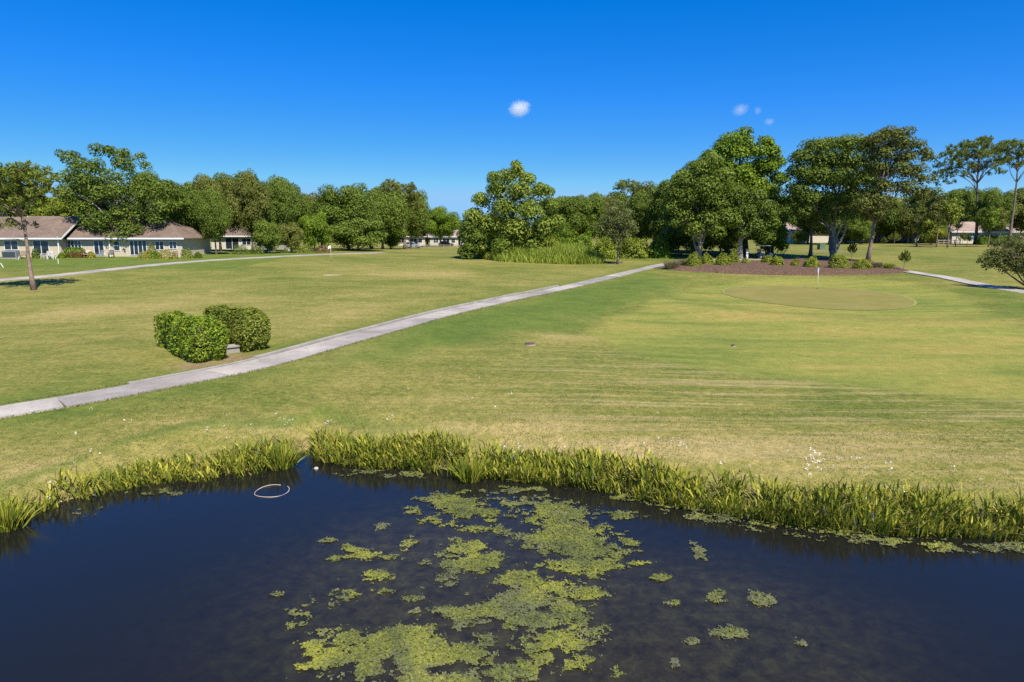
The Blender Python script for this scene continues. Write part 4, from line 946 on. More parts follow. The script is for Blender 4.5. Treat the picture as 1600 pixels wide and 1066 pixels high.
ALG = [(705, 785, 40, 12, .9), (740, 800, 55, 14, .8), (690, 815, 30, 9, .6), (870, 798, 50, 14, .8), (905, 800, 30, 10, .7), (880, 825, 50, 16, .9), (900, 850, 62, 22, 1.1), (850, 850, 30, 14, .8), (940, 885, 30, 14, .9), (900, 880, 50, 14, .9),
       (730, 855, 30, 14, .8), (745, 880, 36, 16, 1.0), (705, 880, 30, 12, .7), (690, 905, 30, 10, .6), (800, 905, 40, 16, .9), (820, 935, 55, 22, 1.0), (870, 915, 30, 14, .8), (885, 955, 34, 24, 1.0), (840, 970, 46, 22, 1.0), (770, 950, 45, 18, .9),
       (720, 960, 40, 14, .8), (640, 990, 50, 18, 1.0), (600, 1015, 50, 20, 1.0), (660, 1030, 60, 24, 1.1), (720, 1020, 50, 20, .9), (580, 1050, 40, 20, .9), (520, 1030, 36, 20, .9), (545, 1000, 30, 12, .8), (490, 1018, 26, 12, .7), (760, 1005, 26, 14, .9),
       (830, 1010, 50, 14, .8), (860, 1000, 40, 14, .8), (790, 1050, 50, 22, .9), (700, 1068, 80, 22, 1.1), (850, 1030, 36, 14, .7), (560, 870, 36, 8, .8), (545, 862, 14, 10, .6), (620, 875, 36, 6, .6), (640, 850, 16, 10, .5), (590, 900, 26, 10, .5),
       (610, 925, 40, 10, .5), (500, 945, 22, 10, .55), (470, 975, 16, 8, .6), (455, 1005, 22, 6, .55), (640, 935, 16, 6, .6), (830, 775, 24, 6, .5), (970, 805, 30, 8, .6), (980, 850, 18, 6, .6), (985, 880, 26, 6, .55), (650, 800, 18, 8, .5),
       (1010, 775, 40, 8, .75), (1060, 792, 40, 9, .75), (1130, 805, 46, 9, .7), (1200, 818, 50, 10, .7), (1290, 832, 50, 10, .7), (1380, 845, 50, 9, .75), (1470, 852, 50, 8, .7), (1560, 856, 50, 8, .7), (560, 738, 30, 5, .5), (640, 742, 40, 5, .5), (800, 765, 60, 6, .5), (150, 800, 30, 5, .4),
       (240, 770, 40, 5, .5), (530, 905, 40, 8, .45), (660, 960, 20, 8, .5), (900, 1040, 60, 14, .55), (470, 960, 30, 10, .6), (520, 985, 34, 10, .65), (480, 1040, 30, 12, .7), (560, 930, 36, 10, .55), (760, 830, 40, 10, .6), (660, 880, 24, 8, .6), (930, 930, 30, 12, .7), (920, 990, 26, 14, .75), (780, 790, 36, 8, .6), (940, 830, 26, 10, .65)]
PADS = [(433, 930, 13, 4, 'small lone algae patch left of the main algae'), (1031, 902, 17, 7, 'bright kidney-shaped algae patch right of the main algae'), (1091, 865, 14, 15, 'dull algae patch far up the water, right of the main algae'),
        (1054, 943, 13, 6, 'bright oval algae patch right of the main algae'), (1118, 933, 20, 12, 'olive algae patch touching a brown one near the bright oval'), (1192, 938, 22, 16, 'dull olive rightmost large algae patch'),
        (1140, 989, 32, 13, 'long dull algae raft at lower right'), (1082, 1002, 13, 8, 'small algae patch left of the long dull raft'), (1054, 1034, 12, 10, 'ragged small algae patch at the lower right'), (965, 1054, 14, 7, 'small bright algae patch at the bottom edge'),
        (1250, 1006, 11, 6, 'tiny lone algae patch at the far lower right'), (596, 822, 13, 7, 'small round algae patch upper left of the main algae'), (513, 845, 14, 4, 'thin algae shred at the upper left of the algae field')]
def algae_field(name, blobs, cell, thr, nz, label, cat='algae', kind=None, group=None, pale=0, origin=None):
    ws = []
    for px, py, rx, ry, k in blobs:
        p = atz(px, py, 0); ws.append((p.x, p.y, rx * p.y / F * 1.0, ry * (p.y ** 2) / (F * CAMZ) * 1.02, k))
    W = np.array(ws); x0, x1 = (W[:, 0] - W[:, 2] * 2).min(), (W[:, 0] + W[:, 2] * 2).max(); y0, y1 = (W[:, 1] - W[:, 3] * 2).min(), (W[:, 1] + W[:, 3] * 2).max()
    xs = np.arange(x0, x1, cell); ys = np.arange(y0, y1, cell); X, Y = np.meshgrid(xs, ys); f = np.zeros(X.shape)
    for a, b, rx, ry, k in ws: f = np.maximum(f, k * np.exp(-(((X - a) / rx) ** 2 + ((Y - b) / ry) ** 2) * .8)) + .10 * k * np.exp(-(((X - a) / rx) ** 2 + ((Y - b) / ry) ** 2) * .5)
    nz_ = fbm(X * 3.0 + .3 * vnoise(X * 5, Y * 5, 5), Y * 4.2, 51, 6, .80); rk = np.empty(nz_.size); rk[np.argsort(nz_.ravel())] = np.linspace(0, 1, nz_.size); rk = rk.reshape(nz_.shape)
    g = (np.clip(f, 0, 1.08) * nz + rk * (1 - nz) - thr) * 1.5
    g = np.where(f > .10, g, -1); keep = g > 0; r, c = X.shape; i = np.arange(r * c).reshape(r, c); q = keep[:-1, :-1] & keep[:-1, 1:] & keep[1:, :-1] & keep[1:, 1:]
    Q = np.c_[i[:-1, :-1][q], i[:-1, 1:][q], i[1:, 1:][q], i[1:, :-1][q]]
    if not len(Q): return None
    Z = .006 + np.clip(g, 0, .5) * .022 + .010 * fbm(X * 9, Y * 9, 2, 3)
    jx = (hash2(i % c, i // c, 3) - .5) * cell * .5; jy = (hash2(i % c, i // c, 4) - .5) * cell * .5
    V = np.c_[(X + jx).ravel(), (Y + jy).ravel(), Z.ravel()]; pl = np.clip(1 - g * 3.2, 0, 1) * .75 + pale; pl = np.clip(pl + (fbm(X * .9, Y * .9, 6, 3) - .52) * 1.2, 0, 1)
    used = np.unique(Q); mp = np.full(r * c, -1); mp[used] = np.arange(len(used)); V = V[used]
    # a thin skirt into the water gives the mat its thickness
    nv = len(V); loc = Vector((float(V[:, 0].mean()), float(V[:, 1].mean()), 0)); V[:, :2] -= np.array(loc[:2])
    # granules: curled flakes on the mat and crumbs adrift round its edge
    ps = pl.ravel()[used]; A_ = len(Q) * cell * cell; m = int(A_ * 1500); idx = NR.integers(0, nv, m); nb = NR.random(m) < .10
    C = V[idx] + np.c_[NR.normal(size=(m, 2)) * np.where(nb, .09, .012)[:, None], NR.random(m) * .012 + .003]; C[nb, 2] = .004
    Nn = NR.normal(size=(m, 3)) * np.where(nb, .08, .55)[:, None] + np.array([0, 0, 1.0]); Nn /= np.linalg.norm(Nn, axis=1, keepdims=True); t = np.cross(Nn, NR.normal(size=(m, 3))); t /= np.linalg.norm(t, axis=1, keepdims=True); b = np.cross(Nn, t)
    L = (NR.uniform(.008, .030, m) * np.where(nb, .7, 1))[:, None]; FV = np.stack([C - t * L, C - b * L * .7, C + t * L, C + b * L * .7], 1).reshape(-1, 3)
    Qa = np.concatenate([mp[Q], np.arange(4 * m).reshape(m, 4) + nv]); V = np.concatenate([V, FV]); ps = np.concatenate([ps, np.repeat(np.clip(ps[idx] + NR.normal(size=m) * .35, 0, 1), 4)])
    me = np_mesh(name, V, Qa, {'pale': ps}, False)
    return link(name, me, M['algae'], loc=loc, label=label, cat=cat, kind=kind, group=group)
algae_field('algae_mat', ALG, .018, .455, .54, 'broken yellow-green algae mats drifting over the middle of the pond', kind='stuff')
for j, (px, py, rx, ry, lab) in enumerate(PADS):
    algae_field('algae_patch', [(px, py, rx * 1.05, ry * 1.05, 1.0), (px + rx * .4, py - ry * .3, rx * .6, ry * .6, .9)], .014, .58, .60, lab, cat='algae', group='separate algae patches', pale=.0 if 'bright' in lab else .45)

def hoop():
    p = atz(425, 768, 0); r = 27 * p.y / F; o = empty('hoop', p, label='faded open hoop floating on the pond near the left bank', cat='hoop')
    b = MB(); a0, a1 = math.radians(78), math.radians(78 + 330); pts = [(r * math.cos(a0 + (a1 - a0) * i / 48), r * math.sin(a0 + (a1 - a0) * i / 48), .006 + .012 * math.sin(i * .3)) for i in range(49)]
    b.tube(pts, .0085, 8).build('ring', M['hoop'], o, smooth=True)
hoop()
p = atz(494, 733, 0); link('stone', shrub_mesh('x', .01, .01, .01, 12), M['stone']) if False else None
b = MB(); vs = []
for i in range(7):
    a = i * .9; vs.append((.09 * math.cos(a) * R.uniform(.7, 1.1), .06 * math.sin(a) * R.uniform(.7, 1.1), 0))
bm = bmesh.new(); bmesh.ops.create_icosphere(bm, subdivisions=2, radius=.055)
for v in bm.verts: v.co *= R.uniform(.85, 1.15); v.co.z *= .8
me = bpy.data.meshes.new('stone'); bm.to_mesh(me); bm.free()
link('stone', me, M['stone'], loc=(p.x, p.y, .01), label='pale stone poking out of the water right of the hoop', cat='stone')

# white wild flowers scattered over the bank
def wild_flowers():
    V = []; Fc = []; C = []
    for px, py, s, n in ((443, 660, 10, 7), (508, 668, 8, 4), (612, 660, 3, 3), (806, 708, 12, 14), (1061, 700, 8, 8), (1270, 722, 8, 12), (1272, 738, 8, 8), (1390, 738, 6, 4), (86, 790, 6, 6), (82, 762, 4, 3), (370, 665, 30, 6), (150, 700, 60, 10), (700, 660, 90, 8), (1000, 690, 60, 8),
                         (1200, 745, 70, 10), (1420, 745, 60, 8), (1560, 760, 50, 6), (1320, 720, 50, 6)):
        for _ in range(n):
            q = ong(px + R.gauss(0, s), py + R.gauss(0, s * .5)); C.append((q.x, q.y, q.z + R.uniform(.05, .22)))
    C = np.array(C); C = np.repeat(C, 4, 0) + NR.normal(size=(len(C) * 4, 3)) * .018
    link('wild_flowers', leaf_mesh('wild_flowers', C, NR.normal(size=(len(C), 3)) * .4 + np.array([0, -.3, 1]), NR.uniform(.016, .036, len(C)), .8), M['petal'], label='white wild flowers dotted over the grass above the bank', cat='flowers', kind='stuff')
wild_flowers()
# longer grass blades: along the bank and over the nearest turf
def lawn_blades():
    n = 60000; xs = NR.uniform(-22, 22, n * 2); t = NR.random(n * 2); y = shore(xs) + .7 + t ** 1.6 * 9.0
    den = fbm(xs * .6, y * .9, 61, 3); keep = (NR.random(n * 2) < np.clip((den - .30) * 2.2, .12, 1)) & (pdist(xs, y, [p.to_2d()[:] for p in MAIN], False) > 1.15) & (np.abs(xs) < y * .85)
    xs, y, t, den = [a[keep][:n] for a in (xs, y, t, den)]; n = len(xs)
    h = NR.uniform(.025, .06, n) + .12 * np.exp(-t * 16) * NR.random(n)
    me = blades('lawn_blades', np.c_[xs, y, terr(xs, y) - .004], h, NR.uniform(0, 6.28, n), NR.uniform(.3, 1.3, n), .013, .5, .2)
    link('lawn_grass', me, M['grassblade'], label='short grass blades of the turf above the pond bank', cat='grass', kind='stuff')
lawn_blades()
def edge_grass():
    B = []
    for i in range(0, len(main) - 1):
        a, b = main[i], main[i + 1]; t = (b - a).normalized(); nn = Vector((-t.y, t.x, 0))
        if a.y > 60: break
        for s in (-1, 1):
            for _ in range(26):
                off = (.73 + R.random() ** 2 * .22) if s < 0 else (.97 + R.random() ** 2 * .2)
                q = a.lerp(b, R.random()) + nn * s * off; B.append((q.x, q.y))
    B = np.array(B); n = len(B); B3 = np.c_[B, terr(B[:, 0], B[:, 1]) + .01]
    link('path_edge_grass', blades('path_edge_grass', B3, NR.uniform(.04, .10, n), NR.uniform(0, 6.28, n), NR.uniform(.3, 1.4, n), .016, .5, .2), M['grassblade'], label='grass creeping over the edges of the cart path', cat='grass', kind='stuff')
edge_grass()

# ------------------------------------------------------------------ houses
def opening(root, kind, x, w_, z, h, panes, y=0.0, glass='glass'):
    fr = MB(); t = .07
    fr.box(x, x + w_, y - .06, y - .002, z, z + t); fr.box(x, x + w_, y - .06, y - .002, z + h - t, z + h)
    fr.box(x, x + t, y - .06, y - .002, z + t, z + h - t); fr.box(x + w_ - t, x + w_, y - .06, y - .002, z + t, z + h - t)
    for i in range(1, panes): xc = x + w_ * i / panes; fr.box(xc - t / 2, xc + t / 2, y - .058, y - .002, z + t, z + h - t)
    if kind == 'window': fr.box(x + t, x + w_ - t, y - .05, y - .002, z + h * .52 - .02, z + h * .52 + .02)
    o = fr.build('window' if kind == 'window' else 'sliding_door', M['white'], root)
    for i in range(panes):
        a = x + w_ * i / panes + t / 2 + .01; b_ = x + w_ * (i + 1) / panes - t / 2 - .01
        MB().box(a, b_, y - .03, y - .004, z + t, z + h - t).build('pane', M[glass], o)
    return o
def villa(name, label, loc, rz, L, D, eave, rise, openings, hip=(0, 0), wall='cream', roof='roof', over=.55, glass='glass', group=None, posts=()):
    root = empty(name, loc, rz, label=label, cat='house', group=group)
    MB().box(0, L, 0, D, -.6, eave).build('wall', M[wall], root)
    y0, y1, ym = -over, D + over, D / 2; x0, x1 = -over, L + over; sl = rise / (D / 2); ez = eave - sl * over + .12; rz_ = eave + rise + .12
    a = x0 + (hip[0] * (D / 2 + over) if hip[0] else 0); b = x1 - (hip[1] * (D / 2 + over) if hip[1] else 0)
    top = [(x0, y0, ez), (x1, y0, ez), (x1, y1, ez), (x0, y1, ez), (a, ym, rz_), (b, ym, rz_)]; bot = [(p[0], p[1], p[2] - .14) for p in top]
    fs = [(0, 1, 5, 4), (2, 3, 4, 5), (1, 2, 5), (3, 0, 4), (7, 6, 10, 11), (9, 8, 11, 10), (8, 7, 11), (6, 9, 10), (0, 6, 7, 1), (1, 7, 8, 2), (2, 8, 9, 3), (3, 9, 6, 0)]
    MB().add(top + bot, fs).build('roof', M[roof], root)
    if not hip[0]: MB().add([(.0, 0.01, eave), (0, D - .01, eave), (0, ym, eave + rise - .05), (.2, 0.01, eave), (.2, D - .01, eave), (.2, ym, eave + rise - .05)], [(0, 2, 1), (3, 4, 5), (0, 3, 5, 2), (1, 2, 5, 4), (0, 1, 4, 3)]).build('gable', M[wall], root)
    if not hip[1]: MB().add([(L - .2, 0.01, eave), (L - .2, D - .01, eave), (L - .2, ym, eave + rise - .05), (L, 0.01, eave), (L, D - .01, eave), (L, ym, eave + rise - .05)], [(0, 2, 1), (3, 4, 5), (0, 3, 5, 2), (1, 2, 5, 4), (0, 1, 4, 3)]).build('gable', M[wall], root)
    g = MB().box(x0 - .02, x1 + .02, y0 - .09, y0 - .004, ez - .17, ez + .03); g.build('gutter', M['white'], root)
    for e, flag in ((x0, hip[0]), (x1, hip[1])):
        if not flag:
            r = MB(); s = -.05 if e == x0 else .05
            for ya in (y0, y1):
                r.add([(e, ya, ez - .18), (e, ya, ez + .05), (e, ym, rz_ + .05), (e, ym, rz_ - .18), (e + s, ya, ez - .18), (e + s, ya, ez + .05), (e + s, ym, rz_ + .05), (e + s, ym, rz_ - .18)],
                      [(0, 1, 2, 3), (4, 7, 6, 5), (0, 4, 5, 1), (1, 5, 6, 2), (2, 6, 7, 3), (3, 7, 4, 0)])
            r.build('rake_board', M['white'], root)
    for o in openings: opening(root, *o[:6], glass=o[6] if len(o) > 6 else glass)
    for x in posts: MB().box(x - .06, x + .06, -.32, -.2, -.3, eave).build('downspout', M['white'], root)
    return root
VA = []
PAD = 2.25
def hx(px, Y): return at(px, 380, Y).x
yB = 92.0; xB0, xB1 = hx(20, yB), hx(284, yB); LB = xB1 - xB0
fx = lambda px: hx(px, yB) - xB0
villa('villa', 'long cream villa with brown hipped roof behind the ragged oak', (xB0, yB, PAD), 0, LB, 8.6, 2.62, 2.6,
      [('window', fx(105), fx(127) - fx(105), .95, 1.15, 4), ('door', fx(146), fx(162) - fx(146), .12, 2.0, 2), ('window', fx(177), fx(187) - fx(177), .7, 1.3, 1), ('door', fx(202), fx(229) - fx(202), .12, 2.0, 4),
       ('window', fx(242), fx(256) - fx(242), .8, 1.2, 2), ('window', fx(264), fx(276) - fx(264), .95, 1.05, 2)], hip=(0, 1), posts=(fx(177) - .4,))
yA = 90.7; xA1 = hx(94, yA); LA = 15.0; fa = lambda px: hx(px, yA) - (xA1 - LA)
villa('villa', 'cream villa unit at the left edge, its white rake board meeting the long villa', (xA1 - LA, yA, PAD), 0, LA, 8.6, 2.62, 2.5,
      [('window', fa(6), fa(28) - fa(6), .85, 1.25, 2), ('door', fa(51), fa(76) - fa(51), .12, 2.0, 2), ('window', fa(-40), 1.8, .85, 1.25, 2)], hip=(0, 0), posts=(LA - .1,))
yC = 120.0; xc0 = hx(330, yC)
villa('villa', 'villa mostly hidden by grey-green oaks, right of the long villa', (xc0, yC, PAD - .05), 0, hx(428, yC) - xc0, 8, 2.6, 2.2,
      [('door', hx(352, yC) - xc0, 2.4, .1, 2.0, 2), ('window', hx(378, yC) - xc0, 1.6, .8, 1.2, 2), ('door', hx(412, yC) - xc0, 1.5, .1, 2.0, 1)], hip=(1, 0), wall='cream2')
yD = 218.0
for a, b, lab, rf, wl in ((622, 664, 'distant low house with orange roof behind the silver car', 'terracotta', 'cream2'), (672, 716, 'distant pale house with carport right of the silver car', 'roof2', 'cream2'), (719, 745, 'distant white house at the edge of the dark evergreen bush', 'roof2', 'white')):
    g0 = gnd(a, yD); xx = hx(b, yD) - hx(a, yD)
    villa('house', lab, (hx(a, yD), yD, g0.z), 0, xx, 9, 2.9, 1.8, [('window', xx * .12, 1.6, .9, 1.2, 2), ('door', xx * .45, 2.2, .1, 2.1, 2), ('window', xx * .75, 1.3, .9, 1.2, 1)], hip=(0, 0), wall=wl, roof=rf)
yE = 172.0
for a, b, lab, ops, gl_, Yh, rf in ((1236, 1342, 'pale villa seen under the multi-stem oak at the right', [(.10, 1.0, .7, 1.5, 1), (.16, 1.9, .1, 2.1, 1), (.55, 1.8, .8, 1.3, 2), (.8, 1.8, .8, 1.3, 2)], 'glass', 172.0, 'roof2'),
                           (1352, 1424, 'villa with a deep dark verandah behind the bushy young pine', [(.05, 3.0, .1, 2.1, 2), (.4, 3.4, .1, 2.2, 3), (.78, 2.0, .1, 2.1, 2)], 'glass', 176.0, 'roof2'),
                           (1424, 1452, 'cream villa end wall with one wide window behind the young trees', [(.12, 3.2, 1.0, 1.2, 3)], 'tealglass', 170.0, 'roof2'),
                           (1487, 1572, 'villa with pinkish roof and teal screened porch behind the umbrella pine', [(.28, 3.0, .7, 1.6, 3), (.52, 3.0, .7, 1.6, 3), (.76, 3.0, .7, 1.6, 3)], 'tealglass', 160.0, 'roof2'),
                           (1576, 1660, 'villa with pinkish roof at the right edge behind the thin pine', [(.05, 2.0, .8, 1.3, 2), (.4, 2.4, .1, 2.1, 2)], 'glass', 163.0, 'roof2')):
    g0 = gnd((a + b) / 2, Yh); xx = hx(b, Yh) - hx(a, Yh)
    villa('villa', lab, (hx(a, Yh), Yh, g0.z + .1), 0, xx, 11, 2.7, 2.1, [('window' if z > .3 else 'door', f * xx, w_, z, h, n) for f, w_, z, h, n in ops], hip=(0, 0) if 'end wall' not in lab else (0, 0), wall='cream2', roof=rf, glass=gl_)

# clipped hedge in front of the porch, shrubs and pots at the left villas
g0 = gnd(1530, 150); hedge_o = empty('clipped_hedge', gnd(1528, 150), 0, label='long bright clipped hedge before the teal screened porch', cat='hedge')
link('foliage', hedge_mesh(hx(1590, 150) - hx(1528, 150), 1.4, 1.9, .3, 5000), M['bright'], hedge_o)
def hedgelet(px0, px1, Y, H, W, label, m):
    x0, x1 = hx(px0, Y), hx(px1, Y); o = empty('shrub', (x0, Y, tz(x0, Y)), 0, label=label, cat='shrub', group='shrubs along the left villas')
    link('foliage', hedge_mesh(x1 - x0, W, H, .15, 2600), M[m], o)
hedgelet(101, 128, 90.6, 1.05, 1.0, 'clipped green hedge under the four-pane window of the long villa', 'bright')
hedgelet(104, 132, 89.4, .55, .7, 'red-flowering border in front of the clipped villa hedge', 'flowers')
for px, Y, wpx, hpx, lab, m in ((229, 89.2, 24, 13, 'yellow croton shrub right of the ragged oak trunk', 'croton'), (243, 89.6, 20, 12, 'green shrub between the two yellow crotons', 'bright'), (261, 89.2, 28, 16, 'wider yellow croton shrub at the right of the long villa', 'croton'),
                                (97, 88.4, 10, 9, 'leafy green plant at the foot of the white villa corner', 'bright'), (143, 89.0, 12, 11, 'yellow-leaved potted shrub beside the villa chairs', 'croton'), (238, 90.9, 14, 22, 'dark climbing shrub against the long villa wall', 'oak'),
                                (292, 90.6, 18, 17, 'clipped shrub at the right end of the long villa', 'shrub'), (57, 87.4, 11, 17, 'leafy plant before the sliding door of the left unit', 'oak'), (310, 91, 12, 10, 'low dark shrub at the right corner of the long villa', 'oak'),
                                (475, 108, 30, 14, 'low shrub row under the blue awning', 'shrub'), (505, 110, 28, 12, 'reddish low hedge beside the left golf flag', 'flowers'), (376, 100, 26, 16, 'dark shrub at the foot of the grey-green oak', 'oak'), (402, 101, 22, 14, 'dark rounded shrub before the partly hidden villa', 'oak')):
    shrub(px, 0, wpx, hpx, lab, m, 'shrubs along the left villas', .16, 900, Y=Y)

def chair(px, Y, rz, label, m='wicker'):
    x = hx(px, Y); o = empty('patio_chair', (x, Y, tz(x, Y)), rz, label=label, cat='chair', group='patio chairs at the left villas')
    MB().box(-.3, .3, -.3, .3, .40, .46).build('seat', M[m], o, .01)
    b = MB(); Mx = Matrix.Rotation(math.radians(-14), 4, 'X')
    for i in range(5): b.box(-.28 + i * .12, -.2 + i * .12, .30, .34, .46, 1.0, Mx)
    b.box(-.30, .30, .295, .345, .98, 1.06, Mx); b.build('backrest', M[m], o)
    for sx in (-1, 1):
        MB().box(sx * .3 - .035, sx * .3 + .035, -.32, .3, .62, .66).build('armrest', M[m], o)
        for sy in (-1, 1): MB().box(sx * .29 - .03, sx * .29 + .03, sy * .27 - .03, sy * .27 + .03, -.04, .62 if sy < 0 else .40).build('leg', M[m], o)
chair(34, 86.9, .5, 'brown patio chair beside the pine trunk', 'wicker'); chair(67, 87.0, -.4, 'pale patio chair before the sliding door of the left unit', 'whitechair'); chair(75, 87.2, .3, 'pale patio chair beside the small white table', 'whitechair')
chair(134, 89.4, .2, 'pale patio chair left of the potted yellow shrub', 'whitechair'); chair(153, 89.3, -.3, 'grey patio chair before the two-pane door of the long villa', 'metal'); chair(172, 89.8, .4, 'dark patio chair left of the ragged oak trunk', 'dark')
chair(272, 90.0, .3, 'brown patio chair behind the wider yellow croton', 'wicker')
def table(px, Y, label, m):
    x = hx(px, Y); o = empty('side_table', (x, Y, tz(x, Y)), label=label, cat='table')
    MB().box(-.4, .4, -.3, .3, .48, .53).build('top', M[m], o, .01)
    for sx in (-1, 1):
        for sy in (-1, 1): MB().box(sx * .34 - .035, sx * .34 + .035, sy * .24 - .035, sy * .24 + .035, -.04, .479).build('leg', M[m], o)
table(78, 86.4, 'small white table before the left villa unit', 'white'); table(448, 114.5, 'white table outside the partly hidden villa', 'white')
x = hx(15, 86.8); o = empty('air_conditioner', (x, 86.8, tz(x, 86.8)), label='grey air conditioning unit under the left villa window', cat='air conditioner')
MB().box(-.9, .9, -.4, .4, .10, 1.0).build('casing', M['metal'], o, .03); MB().box(-1.1, 1.1, -.6, .6, -.1, .098).build('base', M['conc'], o)
for i in range(7): MB().box(-.8, .8, -.425, -.402, .2 + i * .1, .25 + i * .1).build('louvre', M['dark'], o)
MB().cyl((0, 0, 1.02), (0, 0, 1), .33, .04, 18).build('fan_grille', M['dark'], o)
for px, py, rz, lab in ((28, 406, .3, 'white leaning stake on the lawn before the air conditioning unit'), (5, 418, -.3, 'white leaning stake at the left edge of the villa lawn'), (91, 412, 0, 'white upright stake on the villa lawn right of the pine trunk')):
    p = ong(px, py); o = empty('stake', p, label=lab, cat='stake'); o.rotation_euler = (0, rz * 1.6, 0); b = MB(); b.box(-.035, .035, -.02, .02, -.1, .5); b.add([(-.035, -.02, .5), (.035, -.02, .5), (.035, .02, .5), (-.035, .02, .5), (0, 0, .56)], [(0, 1, 4), (1, 2, 4), (2, 3, 4), (3, 0, 4)]); b.build('shaft', M['white'], o)
# blue awning beyond the hidden villa
x = hx(492, 124); o = empty('awning', (x, 124, tz(x, 124)), label='blue canvas awning between oaks left of the left golf flag', cat='awning')
b = MB(); b.add([(-1.3, -1, 2.1), (1.3, -1, 2.1), (1.3, 1, 2.1), (-1.3, 1, 2.1), (0, 0, 2.9)], [(0, 1, 4), (1, 2, 4), (2, 3, 4), (3, 0, 4), (3, 2, 1, 0)]); b.build('canopy', M['blue'], o)
for sx in (-1, 1):
    for sy in (-1, 1): MB().tube([(sx * 1.2, sy * .9, -.1), (sx * 1.2, sy * .9, 2.12)], .04, 8).build('post', M['white'], o)

# ------------------------------------------------------------------ golf things, cart, car, boxes, fence
def flag(px, py, hgt, label, m, wave=1):
    p = ong(px, py); p.z += .02; o = empty('golf_flag', p, label=label, cat='golf flag')
    MB().tube([(0, 0, -.15), (0, 0, hgt)], [.022, .018], 10).build('pole', M['pole'], o, smooth=True)
    V = []; Fc = []; nx, nz_ = 9, 5; w_, h = .46, .34
    for th in (0, .012):
        for i in range(nx):
            for j in range(nz_):
                t = i / (nx - 1); V.append((-wave * (t * w_ * .8), .09 * math.sin(t * 5) * t + th, hgt - .03 - j / (nz_ - 1) * h * (1 - .12 * t) - .16 * t * t))
    q = nx * nz_
    for i in range(nx - 1):
        for j in range(nz_ - 1):
            a = i * nz_ + j; Fc += [(a, a + 1, a + nz_ + 1, a + nz_), (q + a, q + a + nz_, q + a + nz_ + 1, q + a + 1)]
    MB().add(V, Fc).build('cloth', M[m], o, smooth=True)
    MB().cyl((0, 0, .0), (0, 0, 1), .09, .06, 16).build('cup', M['dark'], o)
flag(1277, 452, 1.85, 'golf flag with pale blue cloth on the right putting green', 'flagblue', .35)
flag(517.5, 408, 1.95, 'golf flag with white cloth on the left far green', 'flagwhite', .9)
def drain(px, py, r, label):
    p = ong(px, py); o = empty('drain_cover', p, label=label, cat='drain cover'); MB().cyl((0, 0, -.01), (0, 0, 1), r, .10, 24).build('rim', M['conc'], o)
    MB().cyl((0, 0, .055), (0, 0, 1), r * .9, .06, 24).build('lid', M['rust'], o)
    for i in range(5): MB().box(-r * .6, r * .6, -r * .5 + i * r * .25 - .015, -r * .5 + i * r * .25 + .015, .084, .095).build('rib', M['rust'], o)
drain(828, 539, .26, 'rusty round drain cover on the lawn right of the cart path'); drain(1146, 541.5, .10, 'small rusty sprinkler cap on the apron before the right green')

def wheel(root, x, y, r, wdt, rim=.6):
    o = MB().cyl((x, y, r), (0, 1, 0), r, wdt, 20).build('wheel', M['tyre'], root, .015); MB().cyl((x, y + (-1 if y < 0 else 1) * wdt * .5, r), (0, 1, 0), r * rim, .03, 14).build('rim', M['metal'], o)
def golf_cart():
    p = ong(1193, 404.5); o = empty('golf_cart', p + Vector((0, 0, .04)), math.radians(12), label='dark blue golf cart with canopy parked behind the mulch bed', cat='golf cart')
    MB().prism([(-1.15, .32), (-1.2, .62), (-.75, .80), (-.2, .78), (-.12, .38), (.5, .36), (.62, .85), (.95, .80), (1.18, .60), (1.2, .34), (.9, .24), (-.9, .24)], -.56, .56).build('body', M['cartblue'], o, .02)
    MB().box(-.72, -.15, -.52, .52, .80, .95).build('seat', M['seat'], o, .03); MB().box(-.80, -.68, -.52, .52, .98, 1.38).build('backrest', M['seat'], o, .03)
    MB().box(-1.05, .72, -.60, .60, 1.80, 1.87).build('canopy', M['metal'], o, .02)
    for x0, x1 in ((-.95, -.92), (.78, .55)):
        for y in (-.54, .54): MB().tube([(x0, y, .70), (x1, y, 1.82)], .022, 8).build('post', M['dark'], o)
    MB().add([(.80, -.5, .86), (.80, .5, .86), (.60, .5, 1.76), (.60, -.5, 1.76), (.815, -.5, .86), (.815, .5, .86), (.615, .5, 1.76), (.615, -.5, 1.76)], [(0, 1, 2, 3), (7, 6, 5, 4), (0, 4, 5, 1), (1, 5, 6, 2), (2, 6, 7, 3), (3, 7, 4, 0)]).build('windscreen', M['glass'], o)
    for x in (-.78, .82):
        for y in (-.5, .5): wheel(o, x, y, .23, .18)
    a = [(0.42 + .05 * math.cos(t * .5236), -.25 + .17 * math.cos(t * .5236 + 1.57), 1.08 + .15 * math.sin(t * .5236 + 1.57)) for t in range(13)]
    MB().tube(a, .015, 6, False).build('steering_wheel', M['dark'], o)
golf_cart()
p = ong(1167, 404.5); o = empty('ball_washer', p, label='pale post with ball washer just left of the golf cart', cat='post')
MB().box(-.14, .14, -.12, .12, -.05, 1.05).build('post', M['white'], o, .02); MB().box(-.2, .2, -.16, .16, 1.051, 1.4).build('washer_head', M['metal'], o, .03)
